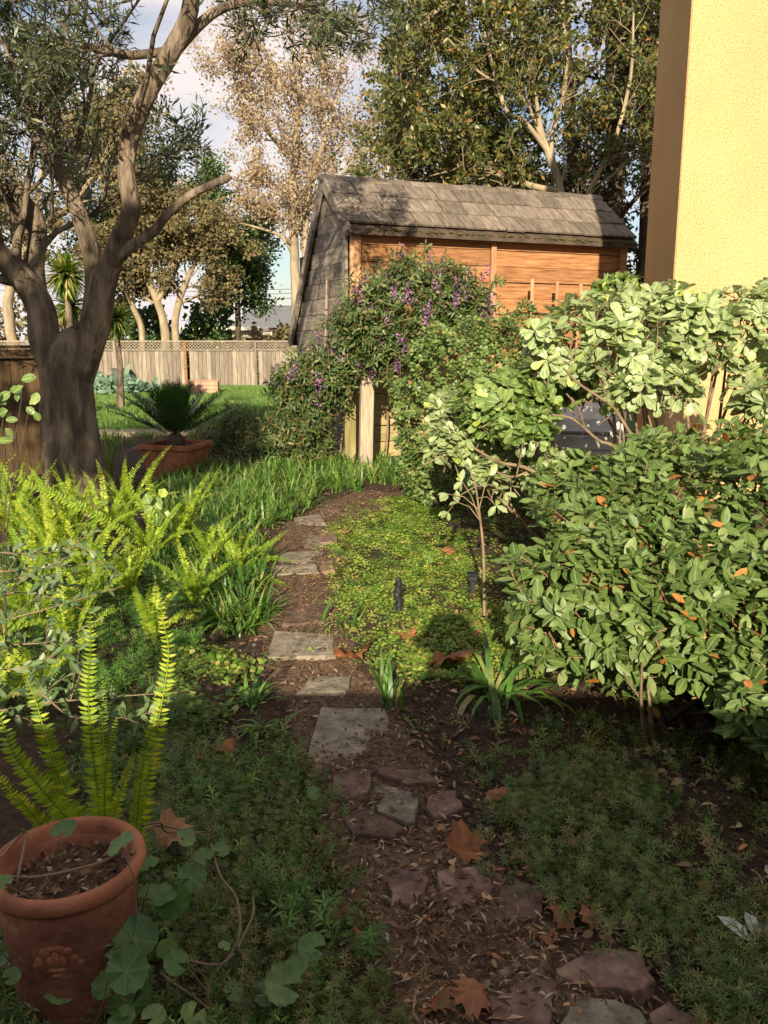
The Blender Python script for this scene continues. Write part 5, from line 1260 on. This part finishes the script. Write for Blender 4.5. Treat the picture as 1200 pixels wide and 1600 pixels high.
# left background trees
base = (Q(262,560).x, X-.6, 0); Y2 = X-.6
tree('brown_tree', 'bushy brown and olive tree with two leaning pale trunks behind the far fence', base,
 [([(base[0],Y2,0),Q(258,520,Y2),Q(245,470,Y2),Q(225,430,Y2),Q(205,400,Y2)],[.17,.15,.12,.09,.04],10,1.5),
  ([(base[0]-.9,Y2,0),Q(222,520,Y2),Q(208,480,Y2),Q(196,440,Y2),Q(180,400,Y2)],[.14,.12,.1,.08,.04],8,1.4),
  ([(base[0]+.7,Y2,0),Q(274,520,Y2),Q(280,470,Y2),Q(300,420,Y2),Q(320,380,Y2)],[.14,.13,.11,.08,.04],11,1.5),
  ([Q(245,470,Y2),Q(270,430,Y2),Q(280,390,Y2),Q(270,340,Y2)],[.12,.1,.07,.03],9,1.5)],
 'farbrown','bark_pale',2,1.5,26,.15,T_slim(.34,.3),.9,4,jit=.12,ratio=.62,tw0=.45,upt=.03)
base = (Q(370,560,33).x, 33.0, 0)
tree('dark_green_tree', 'rounded dark green tree behind the far fence just left of the sky gap', base,
 [([(base[0],33,0),Q(372,500,33),Q(370,450,33),Q(372,410,33),Q(370,370,33)],[.12,.11,.1,.08,.04],15,1.35)],
 'fargreen','bark_dark',2,1.2,50,.15,T_slim(.34,.3),.9,4,jit=.2,ratio=.62,tw0=.30,upt=0)
base = (P(30,560,30).x, 30.0, 0)
tree('left_background_tree', 'brownish background tree at the far left behind the limbs', base,
 [([(base[0],30,0),P(14,500,30),P(16,450,30),P(40,380,30),P(60,300,30),P(70,220,30)],[.18,.17,.15,.12,.08,.04],12,2.0),
  ([P(16,450,30),P(0,400,30),P(-20,340,30)],[.15,.1,.04],6,1.6),([P(40,380,30),P(100,330,30),P(150,270,30),P(180,200,30)],[.14,.1,.06,.03],9,1.8)],
 'farbrown','bark_pale',2,1.5,22,.16,T_slim(.34,.3),.9,4,jit=.15,ratio=.62)
base = (P(160,560,34).x, 34.0, 0)
tree('olive_background_tree', 'olive green background tree seen between the trunks at the left', base,
 [([(base[0],34,0),P(165,480,34),P(160,400,34),P(170,320,34),P(190,230,34)],[.3,.26,.2,.13,.05],24,2.2),([P(160,400,34),P(230,340,34),P(300,290,34)],[.14,.1,.04],8,1.6)],
 'fargreen','bark_dark',2,1.5,26,.16,T_slim(.34,.3),.9,4,jit=.15,ratio=.62)
# yuccas
def yucca(x, y, Y, r, n_, label, group=None, z0=0):
    c = P(x, y, Y); e = empty('yucca', (c.x, Y, 0), 0, label=label, cat='yucca', group=group)
    b = MB(); b.tube([(0,0,z0),(.04,0,c.z*.5),(0,0,c.z)], [.09,.07,.06], 10, True, .08); b.build('trunk', M['bark'], e)
    d = rand_dirs(n_); d[:,2] = d[:,2]*.9+.1; me_ = T_blade(.05,.35,3)
    A = scatter_arr(me_, np.tile([[0,0,c.z]],(n_,1))+d*.05, norm(d), d*0+up+rand_dirs(n_)*.3, rng.uniform(r*.75, r*1.1, n_)); leaves_obj('leaf_crown', A, LM['yucca'], e, kind='stuff')
yucca(102,430,17,.52,420,'large yellow-green yucca head framed between the two main limbs','yuccas behind the tree')
yucca(108,478,17.5,.45,300,'lower half-dry yucca head just under the large one','yuccas behind the tree')
yucca(180,500,19,.52,300,'dark green yucca to the right of the trunk above the far fence','yuccas behind the tree')
# blue-green plant at the fence
c = G(165, 618); e = empty('artichoke_plant', (c.x, c.y+.3, 0), 0, label='blue-green leafy clump on the lawn in front of the compost bin', cat='plant')
n_ = 500; p = rng.normal(0,1,(n_,3))*[.55,.3,.12]; p[:,2] = abs(p[:,2])+.12; A = scatter_arr(T_leaf(.2,.06,.3,.6), p, norm(rand_dirs(n_)+[0,0,.6]), rand_dirs(n_)+[0,-.5,.5], rng.uniform(.2,.42,n_)); leaves_obj('foliage', A, LM['bluegreen'], e, kind='stuff')
# hedge mass beyond the fence so the horizon is closed
for k, (x0, x1, y0, Y, mt, lab) in enumerate(((-260,150,470,33,'farbrown','low brown shrubs behind the far fence at the left'),(180,360,488,34,'fargreen','low green shrubs behind the far fence left of the cream house'),(395,560,505,36,'farbrown','olive brown shrubs behind the far fence beside the shed'))):
    a, b_ = P(x0, y0, Y), P(x1, y0, Y); n_ = 5200; 
    p = np.stack([rng.uniform(a.x, b_.x, n_), rng.normal(Y, .6, n_), rng.rand(n_)*a.z], -1); p[:,2] *= 1+.25*np.sin(p[:,0]*1.7)+.15*np.sin(p[:,0]*4)
    A = scatter_arr(T_bit(.4), p, rand_dirs(n_), rand_dirs(n_)+[0,-.5,.5], rng.uniform(.12,.3,n_))
    o = leaves_obj('background_shrubs', A, LM[mt], kind='stuff'); tag(o, lab, 'shrubs')

# right big tree behind the shed
Z = 16.0
base = (P(880,480,Z).x, Z, 0)
def S(x, y, Y=Z): return P(x, y, Y)
def rtrim(t):
    x, y, dep = project(np.array([t[0], t[-1]])); 
    if t[:,1].min() < 15.7 and rng.rand() < .45: return False
    return not ((x < 560+25*rng.randn()).any() or ((x < 600) & (y < 110)).any())
tree('autumn_tree', 'broad tree behind the shed with pale fanning limbs and some yellow and red leaves', base,
 [([(base[0],Z,0),S(884,420),S(880,330),S(872,280),S(858,240),S(845,200),S(838,160),S(825,90),S(800,0),S(780,-80)],[.11,.09,.075,.062,.05,.044,.04,.034,.028,.02],9,1.2),
  ([S(868,275),S(840,200),S(815,150),S(780,130),S(745,110),S(700,60)],[.04,.036,.03,.026,.022,.012],9,1.2),
  ([S(872,285),S(862,220),S(880,150),S(885,90),S(880,20),S(880,-60)],[.042,.038,.035,.033,.03,.022],9,1.2),
  ([S(858,240),S(820,190),S(790,170),S(760,60),S(755,-20)],[.045,.04,.035,.03,.02],7,1.2),
  ([S(876,300),S(830,290),S(770,270),S(700,250),S(640,230)],[.06,.05,.045,.035,.02],10,1.2),
  ([S(876,320),S(820,320),S(740,300),S(660,290),S(600,270)],[.06,.05,.045,.035,.02],10,1.2),
  ([S(800,0),S(740,-20),S(680,20),S(620,90)],[.04,.035,.03,.015],9,1.3),([S(700,60),S(660,100),S(620,160)],[.03,.025,.015],7,1.1),
  ([S(884,380),S(920,300),S(960,220),S(985,120),S(990,20)],[.05,.043,.036,.03,.018],11,1.3),([S(780,-80),S(700,-60),S(640,0)],[.03,.025,.015],7,1.3)],
 'bigtree','bark_pale',2,1.1,22,.115,T_bit(.22),.8,4,jit=.05,ratio=.6,prune=rtrim,droop=.25,tw0=.2)
base = (P(955,480,18.5).x, 18.5, 0); Z2 = 18.5
tree('tall_dark_tree', 'tall dark tree with straight trunks standing right of the pale limbs beside the house', base,
 [([(base[0],Z2,0),P(962,300,Z2),P(958,150,Z2),P(955,0,Z2),P(955,-120,Z2)],[.2,.17,.14,.12,.06],16,1.6),
  ([(base[0]-1.1,Z2+.3,0),P(893,300,Z2),P(888,150,Z2),P(884,0,Z2),P(884,-120,Z2)],[.14,.12,.1,.09,.05],15,1.5),
  ([(base[0]-3.4,Z2+1,0),P(722,300,Z2+1),P(720,150,Z2+1),P(722,0,Z2+1),P(722,-120,Z2+1)],[.12,.10,.08,.07,.05],16,1.5),
  ([(base[0]+.8,Z2+.3,0),P(1010,300,Z2),P(1012,150,Z2),P(1012,0,Z2),P(1012,-120,Z2)],[.14,.12,.1,.09,.05],15,1.5)],
 'bigdark','bark_dark',2,1.3,26,.15,T_bit(.22),.8,4,jit=.08,ratio=.6,prune=rtrim,tw0=.12,trunkn=4)
base = (P(640,480,20).x, 20.0, 0)
tree('green_tree', 'denser green tree just behind the left end of the shed roof', base,
 [([(base[0],20,0),P(650,380,20),P(655,300,20),P(650,220,20),P(660,140,20),P(680,40,20)],[.2,.17,.13,.1,.08,.04],18,1.2),([P(655,300,20),P(700,260,20),P(760,240,20)],[.1,.08,.04],9,1.2),
  ([P(700,300,20),P(800,270,20),P(900,290,20)],[.08,.07,.04],14,1.2)],
 'bigtree','bark_dark',2,1.1,26,.13,T_bit(.24),.8,4,jit=.08,ratio=.6,prune=rtrim,tw0=.15)

# unseen tree added behind the photographer, its crown shaped to dapple the left
base = (-4.7,-2.8,0)
def hole(t):  # thins the added crown and leaves a gap so sun reaches the limb
    x, z = t[-1][0]+.0, t[-1][2]
    if t[:,2].max() > 6.5 and rng.rand() < .7: return False
    if t[:,2].min() < 4.1 or t[-1][0] > -2.35+max(0,(z-7.2))*.7: return False
    return not (-4.1 < x < -2.0 and 6.0 < z < 9.4)
tree('added_shade_tree', 'unseen leafy tree added behind the photographer, crown shaped to dapple the left side', base,
 [([(-4.7,-2.8,0),(-4.6,-2.8,2),(-4.4,-2.7,4),(-4.3,-2.6,6),(-4.2,-2.6,8),(-4.1,-2.6,9.5)],[.24,.2,.17,.13,.09,.03],22,2.0),
  ([(-4.5,-2.8,3.2),(-3.9,-2.6,4.3),(-3.2,-2.6,5.0),(-2.7,-2.5,5.5)],[.1,.08,.05,.02],15,1.3),
  ([(-4.4,-2.7,5),(-3.6,-2.4,6.4),(-3.0,-2.5,7.6),(-2.2,-2.6,8.6),(-1.2,-2.6,9.2)],[.09,.07,.05,.04,.02],12,1.3)],
 'bigdark','bark_dark',2,1.2,24,.16,T_slim(.3,.2),.8,4,jit=.08,ratio=.6,prune=hole,tw0=.2)

# ================================================================== PERSON (only the shadow shows in the picture)
def skin_body():
    V, E, Rr = [], [], []
    def add(p, r, par=None):
        V.append(p); Rr.append(r if isinstance(r, tuple) else (r, r)); i = len(V)-1
        if par is not None: E.append((par, i))
        return i
    pel = add((0,0,.93),(.16,.11)); sp1 = add((0,.0,1.08),(.14,.10),pel); ch = add((0,-.01,1.28),(.17,.11),sp1); nk0 = add((0,-.01,1.44),(.085,.075),ch); nk = add((0,0,1.50),(.055,.055),nk0)
    h1 = add((0,.01,1.57),(.07,.085),nk); h2 = add((0,.015,1.65),(.078,.095),h1); add((0,.005,1.72),(.055,.07),h2)
    nz = add((0,.115,1.63),.012,h2)
    for s in (-1,1):
        hip = add((s*.09,0,.86),.085,pel); kn = add((s*.10,.02,.49),.056,hip); an = add((s*.10,-.01,.09),.038,kn); add((s*.11,.13,.035),.03,an)
        sh = add((s*.18,-.01,1.40),.06,nk0); el = add((s*.23,.06,1.14),.043,sh); wr = add((s*.075,.22,1.42),.026,el); pm = add((s*.062,.245,1.475),(.03,.016),wr)
        for k, (fy, fl) in enumerate(((-.02,.052),(0,.06),(.02,.056),(.035,.044))):
            f1 = add((s*.05, .262, 1.485+fy),.0085,pm); f2 = add((s*.028, .278, 1.49+fy),.008,f1); add((s*(.06-fl), .27, 1.492+fy),.007,f2)
        t1 = add((s*.062,.235,1.46),.010,pm); add((s*.04,.228,1.50),.008,t1)
    me = bpy.data.meshes.new('body'); me.from_pydata(V, E, []); o = bpy.data.objects.new('body', me); C.collection.objects.link(o)
    md = o.modifiers.new('skin','SKIN'); 
    for i, v in enumerate(me.skin_vertices[0].data): v.radius = Rr[i]; v.use_root = (i == 0)
    o.modifiers.new('sub','SUBSURF').levels = 1; o.modifiers['sub'].render_levels = 1
    me.materials.append(M['cloth']); return o
pr = empty('person', (.02,-.31,0), 0, label='person taking the photograph, seen only as a rounded shadow on the bright ground cover', cat='person')
bo = skin_body(); bo.parent = pr
b = MB(); lathe(b, [(.0,1.80),(.06,1.798),(.10,1.78),(.122,1.73),(.13,1.69),(.165,1.665),(.19,1.64),(.186,1.636),(.125,1.68),(.0,1.70)], 28); b.build('hat', M['cloth'], pr, smooth=True)
b = MB(); b.box((0,.268,1.49), (.072,.008,.15), bev=.002); o = b.build('phone', M['plastic'], loc=(.02,-.31,0)); tag(o, 'dark phone held up by the photographer', 'phone')
